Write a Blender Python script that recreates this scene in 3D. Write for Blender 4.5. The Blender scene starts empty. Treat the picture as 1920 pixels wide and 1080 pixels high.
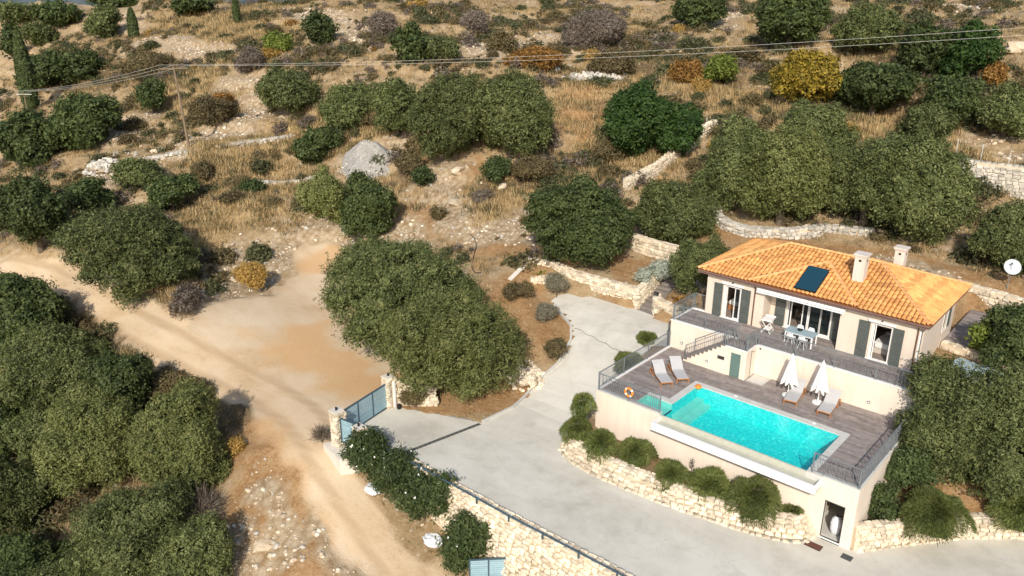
import bpy, bmesh, math, random
import numpy as np
from mathutils import Vector, Matrix, noise
R = random.Random(7)
rng = np.random.default_rng(7)
scene = bpy.context.scene
# ------------------------------------------------------------------ camera
cd = bpy.data.cameras.new('camera'); cam = bpy.data.objects.new('camera', cd)
scene.collection.objects.link(cam); scene.camera = cam
cd.sensor_width = 36.0; cd.lens = 28.7836; cd.clip_start = 0.5; cd.clip_end = 4000
yaw, pit, rol = -0.7184, -0.3643, 0.0037
fw = Vector((math.sin(yaw)*math.cos(pit), math.cos(yaw)*math.cos(pit), math.sin(pit)))
rt = fw.cross(Vector((0, 0, 1))).normalized(); up = rt.cross(fw)
r2 = rt*math.cos(rol)+up*math.sin(rol); u2 = up*math.cos(rol)-rt*math.sin(rol)
cam.matrix_world = Matrix(((r2.x, u2.x, -fw.x, 23.2381), (r2.y, u2.y, -fw.y, -33.8091), (r2.z, u2.z, -fw.z, 21.6016), (0, 0, 0, 1)))
CAM = np.array([23.2381, -33.8091, 21.6016])
# ------------------------------------------------------------------ sky and sun
SUN_DIR = Vector((0.60, -1.0, 0.78)).normalized()          # towards the sun
world = bpy.data.worlds.new('World'); scene.world = world; world.use_nodes = True
wn = world.node_tree; bg = wn.nodes['Background']
sky = wn.nodes.new('ShaderNodeTexSky'); sky.sky_type = 'NISHITA'; sky.sun_disc = False
sky.sun_elevation = math.asin(SUN_DIR.z); sky.sun_rotation = math.atan2(SUN_DIR.x, SUN_DIR.y)
sky.air_density = 1.0; sky.dust_density = 1.5
wn.links.new(sky.outputs[0], bg.inputs[0]); bg.inputs[1].default_value = 0.15
sl = bpy.data.lights.new('sun', 'SUN'); sl.energy = 4.2; sl.angle = math.radians(0.5); sl.color = (1.0, 0.93, 0.82)
so = bpy.data.objects.new('sun', sl); scene.collection.objects.link(so); so.location = (40, -60, 60)
so.rotation_euler = SUN_DIR.to_track_quat('Z', 'Y').to_euler()
vs = scene.view_settings; vs.view_transform = 'Standard'; vs.look = 'None'; vs.exposure = 0.06; vs.gamma = 1; vs.use_curve_mapping = False
scene.cycles.max_bounces = 6; scene.cycles.transparent_max_bounces = 12
# ------------------------------------------------------------------ plan data (world coordinates, metres)
CTRL=[[-59.93,8.93,4.0],[-56.26,-11.63,-2.6],[-45.99,-9.48,-2.9],[-33.04,-9.12,-3.1],[-25.49,-4.95,-3.1],[-15.49,-6.83,-3.1],[-29.92,0.95,-2.7],[-39.01,1.31,-2.2],[-33.52,8.12,-1.2],[-11.99,-11.74,-3.6],[-7.74,-12.13,-4.6],[-2.89,-12.02,-6.2],[-13.7,-13.58,-5.2],[-10.84,-16.71,-8.0],[-25.67,-13.39,-6.5],[-41.36,-11.95,-6.0],[-50.94,-11.72,-4.5],[-29.94,-17.5,-10.5],[-26.31,-22.56,-12.5],[-17.43,-18.75,-10.0],[-46.8,-16.41,-8.5],[-8.0,-9.72,-4.6],[-3.65,-9.83,-5.9],[-0.13,-9.47,-6.6],[-39.72,-5.63,-2.4],[-53.69,-7.49,-1.8],[-53.71,1.96,0.8],[-45.16,5.44,0.6],[-49.74,12.77,2.2],[-48.23,17.12,3.4],[-41.86,19.08,4.0],[-31.64,12.81,0.6],[-21.16,12.94,0.8],[-16.38,10.86,0.6],[-28.16,16.87,2.4],[-72.5,5.31,1.8],[-82.66,0.69,-0.2],[-64.16,-6.34,-1.6],[-103.67,11.72,2.5],[-112.3,23.71,6.0],[-134.12,42.31,11.5],[-79.53,23.6,8.6],[-138.61,68.35,14.5],[-71.14,34.83,11.8],[-54.48,22.04,6.6],[-59.03,17.88,4.8],[-44.76,26.27,8.3],[-69.47,48.71,14.0],[-30.56,22.96,5.0],[-49.48,43.14,13.2],[-21.71,24.18,4.6],[-31.68,36.69,9.6],[-56.52,68.12,16.0],[-17.06,30.11,5.8],[-30.65,50.51,11.4],[-51.95,82.84,16.5],[-14.33,39.91,7.8],[-25.09,59.22,13.0],[-39.06,84.89,16.8],[-9.06,46.02,9.2],[-16.65,62.23,14.5],[-0.74,51.06,10.0],[-7.13,68.81,15.8],[9.09,48.29,9.0],[6.3,57.24,14.0],[-2.37,96.66,17.5],[7.29,39.46,7.8],[11.5,37.94,7.4],[12.1,37.71,4.6],[8.45,35.87,4.3],[3.24,28.6,4.0],[-1.87,25.83,3.6],[-4.9,22.97,3.2],[7.87,26.48,3.4],[12.97,25.37,3.3],[-8.16,22.93,3.0],[-6.48,16.35,1.9],[-10.65,15.47,1.6],[-15.37,27.59,5.0],[-7.44,19.41,2.2],[13.31,17.62,1.7],[15.99,18.81,1.4],[-14.17,11.42,1.4],[-13.36,8.05,0.4],[-11.32,8.04,-0.3],[-7.54,5.18,-1.1],[-7.99,1.94,-2.4],[-8.14,-3.27,-3.0],[-15.02,-1.93,-2.9],[-22.24,2.26,-2.8],[-23.51,9.06,-0.6],[17.58,7.6,-1.9],[16.79,5.27,-2.3],[19.87,6.31,-2.6],[18.19,13.04,-1.0],[15.14,5.64,-2.0],[17.54,2.33,-3.3],[20.3,4.94,-3.4],[14.31,-1.5,-3.3],[8.51,-3.77,-3.2],[-1.53,-3.63,-3.05],[-9.43,-5.99,-3.05],[-150.7,37.43,10.8],[-171.62,35.17,10.2],[-159.93,25.92,4.6],[-141.78,17.23,1.0],[-111.88,11.78,2.0],[-171.46,35.77,13.6],[-171.22,48.75,13.0],[-139.35,47.75,16.0],[-132.62,55.18,15.8],[-132.25,23.8,8.0],[-124.94,68.43,16.4],[-108.48,5.98,0.4],[-115.4,28.29,9.6],[-80.56,18.38,4.9],[-104.07,16.65,4.2],[-182.22,40.08,15.6],[-182.87,49.4,15.4],[-170.2,54.67,15.8],[5.0,3.0,-3.4],[12.0,3.0,-3.4],[5.0,14.0,1.5],[12.0,14.0,1.6],[17.0,14.0,1.6],[16.0,4.0,-1.8],[18.0,8.0,0.6],[20.0,14.0,1.7],[24.0,20.0,3.0],[30.0,12.0,1.5],[30.0,0.0,-3.4],[30.0,-12.0,-4.5],[15.0,-15.0,-8.0],[0.0,-25.0,-10.0],[20.0,-35.0,-12.0],[-2.0,14.0,1.7],[0.0,18.0,2.2],[40.0,25.0,5.0],[45.0,45.0,12.0],[10.0,110.0,22.0],[60.0,80.0,22.0],[-40.0,110.0,22.0],[-90.0,90.0,20.0],[-150.0,110.0,10.0],[-200.0,60.0,-2.0],[-260.0,90.0,-25.0],[-240.0,150.0,-22.0],[-150.0,180.0,0.0],[-60.0,180.0,16.0],[-210.0,-10.0,-18.0],[-300.0,0.0,-40.0],[-60.0,-40.0,-16.0],[-90.0,-40.0,-18.0],[-120.0,0.0,-10.0]]
TREES=[('olive', -17.49, 0.98, -2.53, 5.73, 3.72, 3.85, 'wide grey-green olive tree, the rear one of the pair left of the driveway'),
 ('olive', -10.07, -1.35, -2.72, 4.88, 3.24, 3.44, 'broad olive tree beside the driveway, in front of its twin near the gate'),
 ('oak', -11.44, 13.79, 1.48, 4.06, 3.26, 3.45, 'large dense dark green tree above the long stone wall of the parking bay'),
 ('olive', -7.54, 20.3, 2.44, 3.07, 2.8, 3.0, 'rounded grey-green olive tree behind the stone garden wall, left of the villa roof'),
 ('olive', -1.6, 12.85, 1.28, 1.3, 2.21, 2.34, 'small slim olive tree at the left corner of the villa beside the stone steps'),
 ('olive', -2.16, 17.27, 2.16, 0.98, 1.19, 1.34, 'little olive tree just behind the left end of the villa roof'),
 ('olive', -38.37, 10.34, 0.11, 2.29, 2.88, 3.08, 'light green left half of the double tree above the gravel bank'),
 ('oak', -32.79, 10.96, -0.15, 2.53, 3.18, 3.36, 'darker green right half of the double tree above the gravel bank'),
 ('oak', -48.58, 17.27, 3.56, 2.4, 1.94, 2.19, 'rounded green tree left of the pale rubble heap'),
 ('olive', -41.37, -6.49, -2.53, 4.96, 3.54, 3.65, 'very large olive tree standing alone above the bend of the dirt track'),
 ('oak', -54.74, -8.98, -2.11, 3.24, 3.63, 3.85, 'dark green oak at the left edge, just above the start of the dirt track'),
 ('oak', -58.0, -3.25, -0.21, 2.05, 1.88, 2.07, 'smaller dark oak between the left-edge oak and the large roadside olive'),
 ('olive', -57.7, 2.35, 1.5, 2.05, 1.52, 1.75, 'grey-green olive on the slope just below the utility pole, left of two'),
 ('oak', -52.74, 2.72, 0.94, 2.5, 1.95, 2.19, 'darker green oak on the slope just below the utility pole, right of two'),
 ('oak', -85.66, 1.93, -0.05, 4.49, 3.5, 3.75, 'dark oak at the left edge, left half of the big clump below the cypress'),
 ('oak', -81.54, 6.61, 1.42, 4.41, 3.45, 3.69, 'dark spreading oak, right half of the big clump below the cypress'),
 ('oak', -83.93, 17.09, 4.46, 1.92, 2.09, 2.31, 'lone small dark green tree left of the utility pole'),
 ('oak', -122.01, 18.16, 4.23, 3.67, 2.85, 3.01, 'dark oak beside the tall cypress at the upper left'),
 ('oak', -116.5, 22.18, 6.1, 3.6, 2.14, 2.38, 'dark oak at the right end of the row beside the tall cypress'),
 ('olive', -138.27, 35.98, 10.5, 3.35, 2.95, 3.17, 'rounded grey-green tree on the top left ridge, beside the short cypress'),
 ('oak', -131.31, 50.01, 14.65, 3.96, 1.82, 2.07, 'dark tree cut by the top edge above the thin cypress'),
 ('oak', -165.23, 38.39, 11.97, 4.85, 2.31, 2.48, 'dark oak on the top left skyline ridge'),
 ('oak', -162.17, 27.35, 5.58, 2.0, 2.64, 2.85, 'dark oak at the left edge above the tall cypress'),
 ('oak', -172.2, 31.6, 9.23, 2.21, 1.55, 1.74, 'dark tree in the top left corner'),
 ('oak', -76.04, 38.41, 12.74, 2.26, 2.6, 2.85, 'dark green oak standing on the bright upper slope, left of centre'),
 ('olive', -160.53, 32.48, 8.46, 3.46, 2.12, 2.34, 'grey-green shrubby tree between the skyline oaks and the cypress'),
 ('oak', -168.6, 52.09, 14.68, 5.69, 1.52, 1.76, 'dark oak cut by the top edge, right of the top left skyline ridge oak'),
 ('olive', -176.39, 34.22, 11.92, 3.95, 2.14, 2.33, 'grey-green tree in the far top left corner'),
 ('oak', -52.03, 34.06, 11.31, 2.3, 2.43, 2.66, 'rounded dark green tree on the upper slope just above the wires'),
 ('olive', -60.32, 21.95, 6.64, 3.84, 2.51, 2.66, 'wide grey olive at the left end of the row below the wires'),
 ('olive', -50.16, 22.68, 6.59, 3.17, 2.58, 2.74, 'olive second from the left in the row below the wires'),
 ('olive', -41.94, 22.71, 6.01, 3.02, 3.02, 3.22, 'scraggly olive third from the left in the row below the wires'),
 ('olive', -33.12, 22.32, 4.95, 3.89, 4.2, 4.43, 'huge olive, left half of the big central clump on the slope'),
 ('olive', -28.22, 24.77, 5.46, 4.14, 4.27, 4.5, 'huge olive, right half of the big central clump on the slope'),
 ('carob', -18.02, 30.59, 6.03, 3.66, 3.24, 3.43, 'glossy bright dark green carob tree with a domed crown, left and larger part'),
 ('carob', -14.59, 32.86, 6.19, 2.56, 2.38, 2.53, 'lower right part of the glossy carob clump beside the uphill wall'),
 ('oak', -34.31, 70.28, 14.89, 3.69, 2.58, 2.83, 'dark green tree at the top edge right of centre'),
 ('oak', -16.73, 59.36, 13.64, 4.41, 3.93, 4.09, 'very dark tree at the top edge above the yellow tree'),
 ('yellow', -9.61, 48.02, 9.79, 3.35, 2.58, 2.73, 'yellow-leaved autumn tree on the slope below the wires'),
 ('oak', -3.26, 49.27, 9.61, 4.32, 2.62, 2.84, 'dark evergreen tree right of the yellow tree'),
 ('oak', -1.3, 56.85, 12.77, 3.03, 2.69, 2.85, 'dark green tree above the wires at the upper right'),
 ('carob', 2.97, 55.67, 12.69, 2.32, 2.9, 3.03, 'bright dark green tree at the upper right below the rocky outcrop'),
 ('olive', -5.63, 26.49, 3.88, 2.96, 3.99, 4.18, 'grey-green olive at the top of the curved dry stone wall, leftmost of the grove'),
 ('olive', -1.35, 25.77, 3.61, 3.57, 3.81, 4.05, 'large bright olive in the middle of the grove behind the villa roof'),
 ('olive', -3.88, 37.04, 6.47, 3.46, 3.1, 3.25, 'wispy grey olive at the back of the grove below the yellow tree'),
 ('olive', 4.03, 28.33, 3.85, 2.9, 3.64, 3.79, 'olive left of the tall olive behind the front chimney'),
 ('olive', 7.64, 28.04, 3.5, 3.31, 4.15, 4.35, 'tall broad olive directly behind the villa roof chimneys'),
 ('olive', 13.47, 27.52, 3.35, 2.64, 2.3, 2.53, 'olive at the right edge above the satellite dish'),
 ('olive', 3.34, 44.76, 8.58, 2.33, 1.61, 1.82, 'brownish green tree on the slope above the right fence posts'),
 ('oak', 4.23, 48.52, 9.42, 2.62, 2.49, 2.64, 'dark grey-green tree above the brownish tree at the right'),
 ('olive', 8.59, 47.23, 8.9, 2.61, 2.03, 2.22, 'scrubby grey tree at the right edge above the fence posts'),
 ('olive', -8.74, 60.19, 13.84, 3.7, 2.7, 2.95, 'grey-brown tree at the top, right of the very dark tree'),
 ('olive', -48.29, 35.62, 11.61, 1.93, 1.56, 1.78, 'grey-green tree on the slope just above the big central clump'),
 ('olive', 16.08, 7.38, -1.21, 2.57, 2.69, 2.81, 'large olive tree overhanging the right end of the pool deck'),
 ('olive', 18.63, 6.75, -1.74, 2.63, 3.17, 3.32, 'large olive tree at the right edge below the villa'),
 ('oak', 17.39, 15.13, 1.31, 2.06, 2.03, 2.1, 'dark shaded tree at the right edge beside the stone patio'),
 ('oak', -45.1, -15.33, -7.91, 4.48, 4.25, 4.34, 'dark oak at the left edge right below the dirt track'),
 ('olive', -37.53, -15.28, -8.33, 4.18, 3.49, 3.71, 'wide dark olive in the lower left thicket, below the track'),
 ('oak', -38.8, -19.83, -11.38, 3.62, 3.39, 3.46, 'dark oak at the left edge, middle of the lower left thicket'),
 ('olive', -26.23, -17.07, -9.43, 3.05, 3.43, 3.52, 'light green olive in the centre of the lower left thicket'),
 ('olive', -18.52, -15.62, -7.63, 2.94, 3.79, 3.9, 'light green olive at the right side of the lower left thicket'),
 ('olive', -15.75, -19.15, -9.95, 3.6, 3.39, 3.6, 'large olive at the bottom of the lower left thicket'),
 ('olive', -30.02, -21.54, -12.54, 2.82, 2.82, 2.94, 'olive by the left edge near the bottom left corner'),
 ('oak', -23.02, -24.06, -13.05, 3.5, 2.31, 2.53, 'dark oak in the bottom left corner'),
 ('oak', -28.83, -14.0, -7.24, 2.43, 2.65, 2.76, 'dark oak behind the yellowish scrub at the upper end of the lower left thicket'),
 ('olive', -34.92, -17.53, -10.1, 2.63, 2.03, 2.14, 'olive near the left edge in the middle of the lower left thicket'),
 ('olive', -18.17, -22.23, -11.91, 3.5, 2.01, 2.24, 'olive cut by the bottom edge, left of the grey bare bush'),
 ('olive', -11.45, -18.58, -9.09, 1.92, 2.52, 2.77, 'olive cut by the bottom edge, right beside the grey bare bush')]
SHRUBS=[('oleander', -8.2, -9.78, -4.29, 1.35, 1.35, 1.31, 'dark oleander bush right beside the small entrance gate, first of the hedge'),
 ('oleander', -4.11, -9.53, -5.51, 1.46, 1.58, 1.57, 'largest dark oleander bush, third in the hedge outside the drive wall'),
 ('oleander', -0.85, -9.7, -6.34, 1.29, 1.46, 1.34, 'oleander bush with pale flowers at the lower end of the hedge by the blue gate'),
 ('oleander', -6.36, -9.49, -4.79, 1.47, 1.3, 1.31, 'dark oleander bush second in the hedge, just below the small entrance gate'),
 ('bush', 14.99, 2.55, -2.77, 0.86, 1.07, 0.93, 'bushy grey-green shrub against the right side of the garage wall'),
 ('bush', 15.16, 4.9, -2.11, 1.14, 1.19, 1.11, 'loose shrub between the pool deck wall and the big olive'),
 ('lavender', -9.43, 6.97, -0.56, 0.77, 0.48, 0.48, 'round grey lavender bush at the edge of the parking bay'),
 ('lavender', -10.73, 9.95, 0.53, 0.85, 0.55, 0.51, 'olive-brown cushion shrub at the foot of the long stone wall'),
 ('scrub', -12.12, 8.14, 0.06, 0.54, 0.49, 0.51, 'dry brown shrub beside the white-capped wall'),
 ('silver', -4.75, 14.33, 1.6, 0.87, 0.65, 0.58, 'silvery shrub on the terrace beside the top of the path'),
 ('silver', -5.47, 13.19, 1.31, 0.53, 0.55, 0.54, 'small silvery shrub on top of the stone wall by the path'),
 ('scrub', -10.57, -4.39, -2.89, 0.9, 0.61, 0.6, 'brown dry bush beside the right gate pillar'),
 ('dead', -11.75, -10.29, -3.44, 0.69, 0.79, 0.66, 'grey leafless bush left of the small gate pillar'),
 ('dead', -14.73, -16.43, -7.77, 1.48, 1.63, 1.52, 'large grey leafless bush at the edge of the lower left thicket'),
 ('scrub', -28.07, -11.63, -5.37, 1.42, 0.77, 0.74, 'yellowish scrub at the track edge, left of two'),
 ('scrub', -24.57, -11.24, -5.18, 1.21, 0.91, 0.9, 'yellowish scrub at the track edge, right of two'),
 ('gold', -17.04, -12.73, -5.31, 0.59, 0.55, 0.53, 'golden dry bush on the bank below the track'),
 ('gold', -34.41, -0.6, -2.46, 1.33, 1.11, 1.1, 'orange and brown dry bush at the edge of the gravel clearing'),
 ('scrub', -65.59, 15.3, 4.97, 2.46, 1.67, 1.69, 'brown scrub right of the utility pole'),
 ('bush', -48.22, 8.99, 1.47, 1.06, 0.69, 0.63, 'dark little bush in the dry grass field'),
 ('bush', -26.77, 21.09, 3.97, 1.23, 1.23, 1.13, 'green bush below the big central olive clump'),
 ('lime', 15.44, 15.45, 1.44, 0.63, 1.14, 1.07, 'bright green young shrub beside the paved patio'),
 ('lime', -76.82, 32.11, 11.42, 1.81, 1.55, 1.51, 'bright green bush on the bright upper slope'),
 ('lime', -19.95, 49.84, 10.81, 1.94, 1.44, 1.4, 'lime green bush left of the yellow tree'),
 ('gold', -19.5, 45.16, 9.61, 0.89, 1.04, 1.01, 'round golden broom bush on the slope above the carob'),
 ('rust', -22.91, 47.77, 10.43, 1.89, 1.39, 1.38, 'rusty brown bush left of the lime green bush'),
 ('rust', 5.57, 53.72, 11.86, 1.11, 1.23, 1.15, 'rust orange bush at the upper right'),
 ('grey', -75.45, 26.75, 9.71, 1.92, 1.57, 1.49, 'grey bare scrub on the upper left slope'),
 ('rust', -38.47, 41.03, 11.47, 3.21, 1.32, 1.28, 'long rusty orange scrub just above the wires'),
 ('grey', -38.65, 52.83, 12.83, 3.96, 2.47, 2.47, 'wide patch of brown bare scrub at the top centre'),
 ('scrub', -44.67, 42.24, 12.57, 1.92, 1.37, 1.35, 'olive green scrub above the big central clump'),
 ('grey', -57.15, 50.43, 14.26, 1.91, 1.59, 1.57, 'round grey-brown bush near the top centre'),
 ('scrub', -19.49, 28.63, 5.69, 1.35, 1.02, 1.04, 'brown scrub at the left foot of the carob tree'),
 ('scrub', -35.58, 18.69, 3.44, 1.42, 0.93, 0.92, 'brown scrub right of the pale rubble heap'),
 ('bush', -33.16, 17.72, 2.87, 1.06, 1.06, 1.01, 'dark green bush right below the brown scrub by the rubble'),
 ('scrub', -23.99, 22.92, 4.4, 1.83, 1.05, 0.93, 'olive-brown scrub above the large dark tree'),
 ('scrub', -27.77, 14.73, 1.44, 0.66, 0.64, 0.55, 'small scrub on the bank behind the olive pair'),
 ('scrub', -31.9, 46.23, 11.04, 2.74, 1.35, 1.33, 'scrub strip below the wires, right of centre'),
 ('scrub', -12.71, 7.59, -0.06, 0.77, 0.54, 0.56, 'brown scrub just outside the white-capped wall'),
 ('scrub', -6.45, 4.49, -1.44, 0.76, 0.5, 0.45, 'dry low scrub at the corner of the planting bed by the drive'),
 ('grey', -69.28, 44.16, 13.41, 1.86, 1.86, 1.86, 'grey scrub at the top edge left of centre'),
 ('scrub', -100.05, 25.52, 7.61, 3.58, 1.56, 1.53, 'wide low scrub above the tall slope field'),
 ('rust', -70.63, 19.72, 6.45, 1.31, 0.81, 0.78, 'rust-brown scrub above the utility pole foot')]
PLANTED=[(-0.09, -1.18, -0.9, 0.65, 0.76, 0.33, 'trailing green shrub beside the left corner of the pool deck wall'),
 (-0.09, -1.58, -2.3, 0.87, 0.77, 0.36, 'rounded green shrub at the nose of the planter, above the drive'),
 (1.87, -2.04, -2.5, 0.84, 0.98, 0.49, 'trailing rosemary hanging over the planter wall, second from the nose'),
 (3.52, -1.26, -2.6, 1.02, 0.86, 0.41, 'trailing rosemary below the left end of the overflow trough'),
 (5.91, -1.61, -2.6, 0.9, 0.76, 0.37, 'low trailing rosemary left of the thin seedling by the pool wall'),
 (7.83, -1.08, -2.6, 1.15, 0.78, 0.35, 'dense round rosemary in the middle of the planter'),
 (10.22, -1.02, -2.6, 1.3, 1.11, 0.54, 'largest trailing rosemary hanging down the planter wall'),
 (11.75, -0.04, -2.5, 0.55, 0.15, 0.02, 'small low shrub at the garage end of the planter'),
 (17.08, 3.12, -2.3, 1.51, 1.08, 0.49, 'big trailing rosemary draped over the stone wall right of the garage'),
 (20.01, 6.08, -2.3, 1.23, 0.98, 0.44, 'yellow-green trailing rosemary at the right edge on the stone wall'),
 (-1.79, 8.05, -0.4, 0.62, 0.45, 0.22, 'green shrub behind the deck railing, upper one'),
 (-1.14, 5.03, -0.8, 0.98, 0.55, 0.26, 'green shrub seen through the left deck railing')]
PAINT=[('road',2.0,[[-56.5,-11.8],[-52.3,-10.1],[-45.8,-9.6],[-40.5,-9.0],[-33.5,-9.4],[-28.8,-9.0],[-24.6,-8.6],[-20.2,-8.5],[-15.6,-9.2],[-12.9,-10.0]]),('road',1.5,[[-12.9,-10.0],[-10.9,-10.7],[-9.2,-11.0],[-7.3,-11.4],[-5.2,-11.7],[-2.8,-12.1]]),('road',4.5,[[-26.4,-5.7],[-26.6,-1.4],[-22.6,-2.4],[-18.0,-5.0],[-16.1,-7.2]]),('road',2.6,[[-29.9,0.9],[-30.8,4.8],[-34.6,6.6]]),('road',3.2,[[-20.7,1.0],[-16.1,-3.7]]),('road',2.6,[[-30.1,-5.1],[-30.2,-1.8]]),('orange',2.4,[[-10.2,-4.4],[-8.9,-2.1],[-8.0,0.4],[-6.3,0.0]]),('orange',2.2,[[-12.8,6.3],[-9.7,6.7],[-7.4,5.3],[-9.3,5.7]]),('orange',1.7,[[-11.7,13.5],[-9.6,15.4],[-6.4,15.5]]),('orange',1.6,[[-4.5,22.3],[-0.4,22.8],[3.0,25.2],[7.3,26.0],[11.0,25.4],[14.2,25.6]]),('orange',2.0,[[16.7,7.0],[18.0,6.5],[15.9,4.8],[19.3,6.3]]),('orange',2,[[8.7,23.8],[12.0,24.1]]),('orange',2.2,[[-23.7,-4.4],[-19.9,-4.4],[-16.7,-4.2],[-15.5,-3.3]]),('orange',1.9,[[-32.8,4.7],[-34.0,9.1],[-31.0,12.2],[-27.4,14.1]]),('orange',1.6,[[-18.4,11.9],[-17.3,13.9],[-15.7,10.7]]),('orange',1.0,[[-13.0,10.0],[-12.9,8.7]]),('orange',1.9,[[-18.2,-12.2],[-13.0,-13.4],[-10.2,-13.9],[-5.9,-14.4]]),('orange',2.0,[[-26.1,30.6],[-26.4,34.4],[-29.7,40.7]]),('orange',1.6,[[-29.9,22.3],[-34.2,20.7]]),('orange',1.0,[[-37.9,-4.3],[-41.3,-4.8],[-46.1,-5.6]]),('rock',3.0,[[-33.4,-3.1],[-38.5,3.7],[-38.9,7.5],[-36.1,10.2],[-29.5,9.6]]),('rock',2.2,[[-43.2,19.5],[-41.8,19.1]]),('rock',2.4,[[-31.4,20.9],[-29.9,17.2],[-22.3,14.1],[-20.6,16.3]]),('rock',3.0,[[-40.9,52.6],[-46.1,50.5],[-44.8,43.8],[-50.8,42.6]]),('rock',1.4,[[-59.7,8.4],[-62.2,13.0],[-64.7,19.6],[-63.0,22.2]]),('rock',2.0,[[-78.7,10.1],[-81.9,14.6],[-81.8,16.7]]),('rock',1.3,[[-70.0,1.7],[-60.9,2.3],[-60.4,5.7]]),('rock',1.2,[[-9.4,-11.6],[-6.6,-12.4],[-3.7,-12.7]]),('rock',1.2,[[-11.7,-16.4],[-9.8,-16.7]]),('rock',1.0,[[-13.0,-13.4],[-8.7,-14.3]]),('rock',1.5,[[-35.7,85.2],[-31.3,69.1],[-47.4,91.4]]),('rock',3.0,[[-10.9,98.7],[-3.9,89.5],[-0.9,92.6]]),('rock',3.0,[[-156.5,44.6],[-137.4,42.0],[-142.3,37.9]]),('rock',2.0,[[-77.7,24.1],[-71.0,24.6],[-61.9,21.4]]),('rock',1.2,[[-46.6,-11.7],[-41.5,-10.4],[-36.6,-10.5]]),('rock',1.4,[[9.3,24.2],[10.7,24.2],[7.9,25.3]]),('rock',2,[[8.0,44.2],[10.1,44.0]]),('rock',2.5,[[-113.7,29.3],[-115.6,35.0],[-94.3,34.2]]),('rock',3.0,[[-97.4,50.2],[-84.9,49.3],[-65.3,39.2]]),('rock',1.5,[[-31.5,-17.5],[-31.2,-19.3]]),('grass',3.5,[[-45.6,2.9],[-48.2,7.4],[-51.4,12.6],[-46.6,10.6],[-45.7,5.2],[-53.2,8.8]]),('grass',2.5,[[-57.4,8.9],[-58.5,14.1],[-56.3,17.4]]),('grass',4,[[-103.8,28.6],[-70.7,19.7],[-88.7,25.6],[-90.4,21.4]]),('grass',3,[[-32.5,42.6],[-30.3,47.8],[-29.2,35.4],[-20.0,28.3],[-15.8,30.9]]),('grass',3,[[-15.3,44.8],[-20.6,45.4],[-3.3,44.7],[0.5,47.5],[1.8,41.1],[9.0,40.7]]),('grass',1.0,[[-45.8,-6.3],[-40.6,-6.1],[-36.0,-5.3]]),('grass',3,[[-30.9,16.1],[-24.3,18.4],[-27.0,15.7]]),('grass',3,[[-46.7,23.3],[-55.7,19.9]]),('grass',1.6,[[-43.9,10.0],[-40.2,8.4]]),('grass',1.5,[[-35.4,-11.1],[-30.5,-12.0]]),('grass',5,[[-130.0,46.8],[-95.9,41.0],[-120.0,49.9]]),('scrub',4,[[-49.4,62.7],[-41.4,60.4],[-30.2,55.6],[-23.2,53.4]]),('scrub',3,[[-88.8,36.4],[-72.3,32.2],[-68.0,35.9],[-73.9,46.5]]),('scrub',3,[[-73.2,58.7],[-66.9,61.6],[-79.6,60.2]]),('scrub',4,[[-10.0,68.6],[0.1,55.4],[5.1,51.3]]),('scrub',2.0,[[-25.1,24.5],[-21.5,26.3],[-25.8,22.2]]),('scrub',4,[[-110.6,27.6],[-93.3,25.6],[-119.0,23.5]]),('scrub',5,[[-47.9,-13.1],[-35.2,-12.6],[-36.3,-16.5],[-21.9,-15.5]]),('scrub',2,[[-38.8,20.0],[-34.0,19.1]])]
DRIVE_EDGE=[[-1.9,10.95],[-3.35,11.2],[-4.76,11.36],[-7.7,11.2],[-10.45,11.1],[-11.05,9.53],[-10.04,8.9],[-7.5,7.5],[-6.6,6.3],[-6.1,4.4],[-6.3,2.6],[-5.7,-0.6],[-5.9,-3.1],[-11.3,-5.4]]
TH = 1.8           # terrace and house floor level
# ------------------------------------------------------------------ terrain functions
_P = np.array(CTRL, float); _q = _P[:, :2]/20.0
def _kern(r2): return np.where(r2 > 0, r2*np.log(r2+1e-12), 0)*.5
_n = len(_P); _A = np.zeros((_n+3, _n+3))
_A[:_n, :_n] = _kern(((_q[:, None]-_q[None])**2).sum(-1))+.02*np.eye(_n)
_A[:_n, _n] = 1; _A[:_n, _n+1:] = _q; _A[_n, :_n] = 1; _A[_n+1:, :_n] = _q.T
_w = np.linalg.solve(_A, np.r_[_P[:, 2], 0, 0, 0])
def base_height(x, y):
    g = np.stack([np.ravel(x), np.ravel(y)], 1)/20.0; out = np.empty(len(g))
    for i in range(0, len(g), 20000):
        s = g[i:i+20000]; K = _kern(((s[:, None]-_q[None])**2).sum(-1))
        out[i:i+20000] = K@_w[:-3]+_w[-3]+s@_w[-2:]
    return out.reshape(np.shape(x))
def sst(a, b, x): t = np.clip((x-a)/(b-a), 0, 1); return t*t*(3-2*t)
def drive_height(x, y):
    return -3.1-0.012*np.clip(x, -12, 30)+3.1*sst(0, 1, (y+1.5+.25*np.minimum(x, 0)-2.*np.maximum(x, 0))/11.0)
def seg_dist(x, y, pts, closed=False):
    d = np.full(np.shape(x), 1e9); n = len(pts)
    for i in range(n if closed else n-1):
        (ax, ay), (bx, by) = pts[i], pts[(i+1) % n]
        vx, vy = bx-ax, by-ay; L = vx*vx+vy*vy+1e-9
        t = np.clip(((x-ax)*vx+(y-ay)*vy)/L, 0, 1)
        d = np.minimum(d, np.hypot(x-ax-t*vx, y-ay-t*vy))
    return d
def in_poly(x, y, pts):
    c = np.zeros(np.shape(x), bool); n = len(pts)
    for i in range(n):
        (ax, ay), (bx, by) = pts[i], pts[(i+1) % n]
        hit = ((ay > y) != (by > y)) & (x < (bx-ax)*(y-ay)/((by-ay) if by != ay else 1e-9)+ax)
        c ^= hit
    return c
WALL_Y = -8.85
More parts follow.
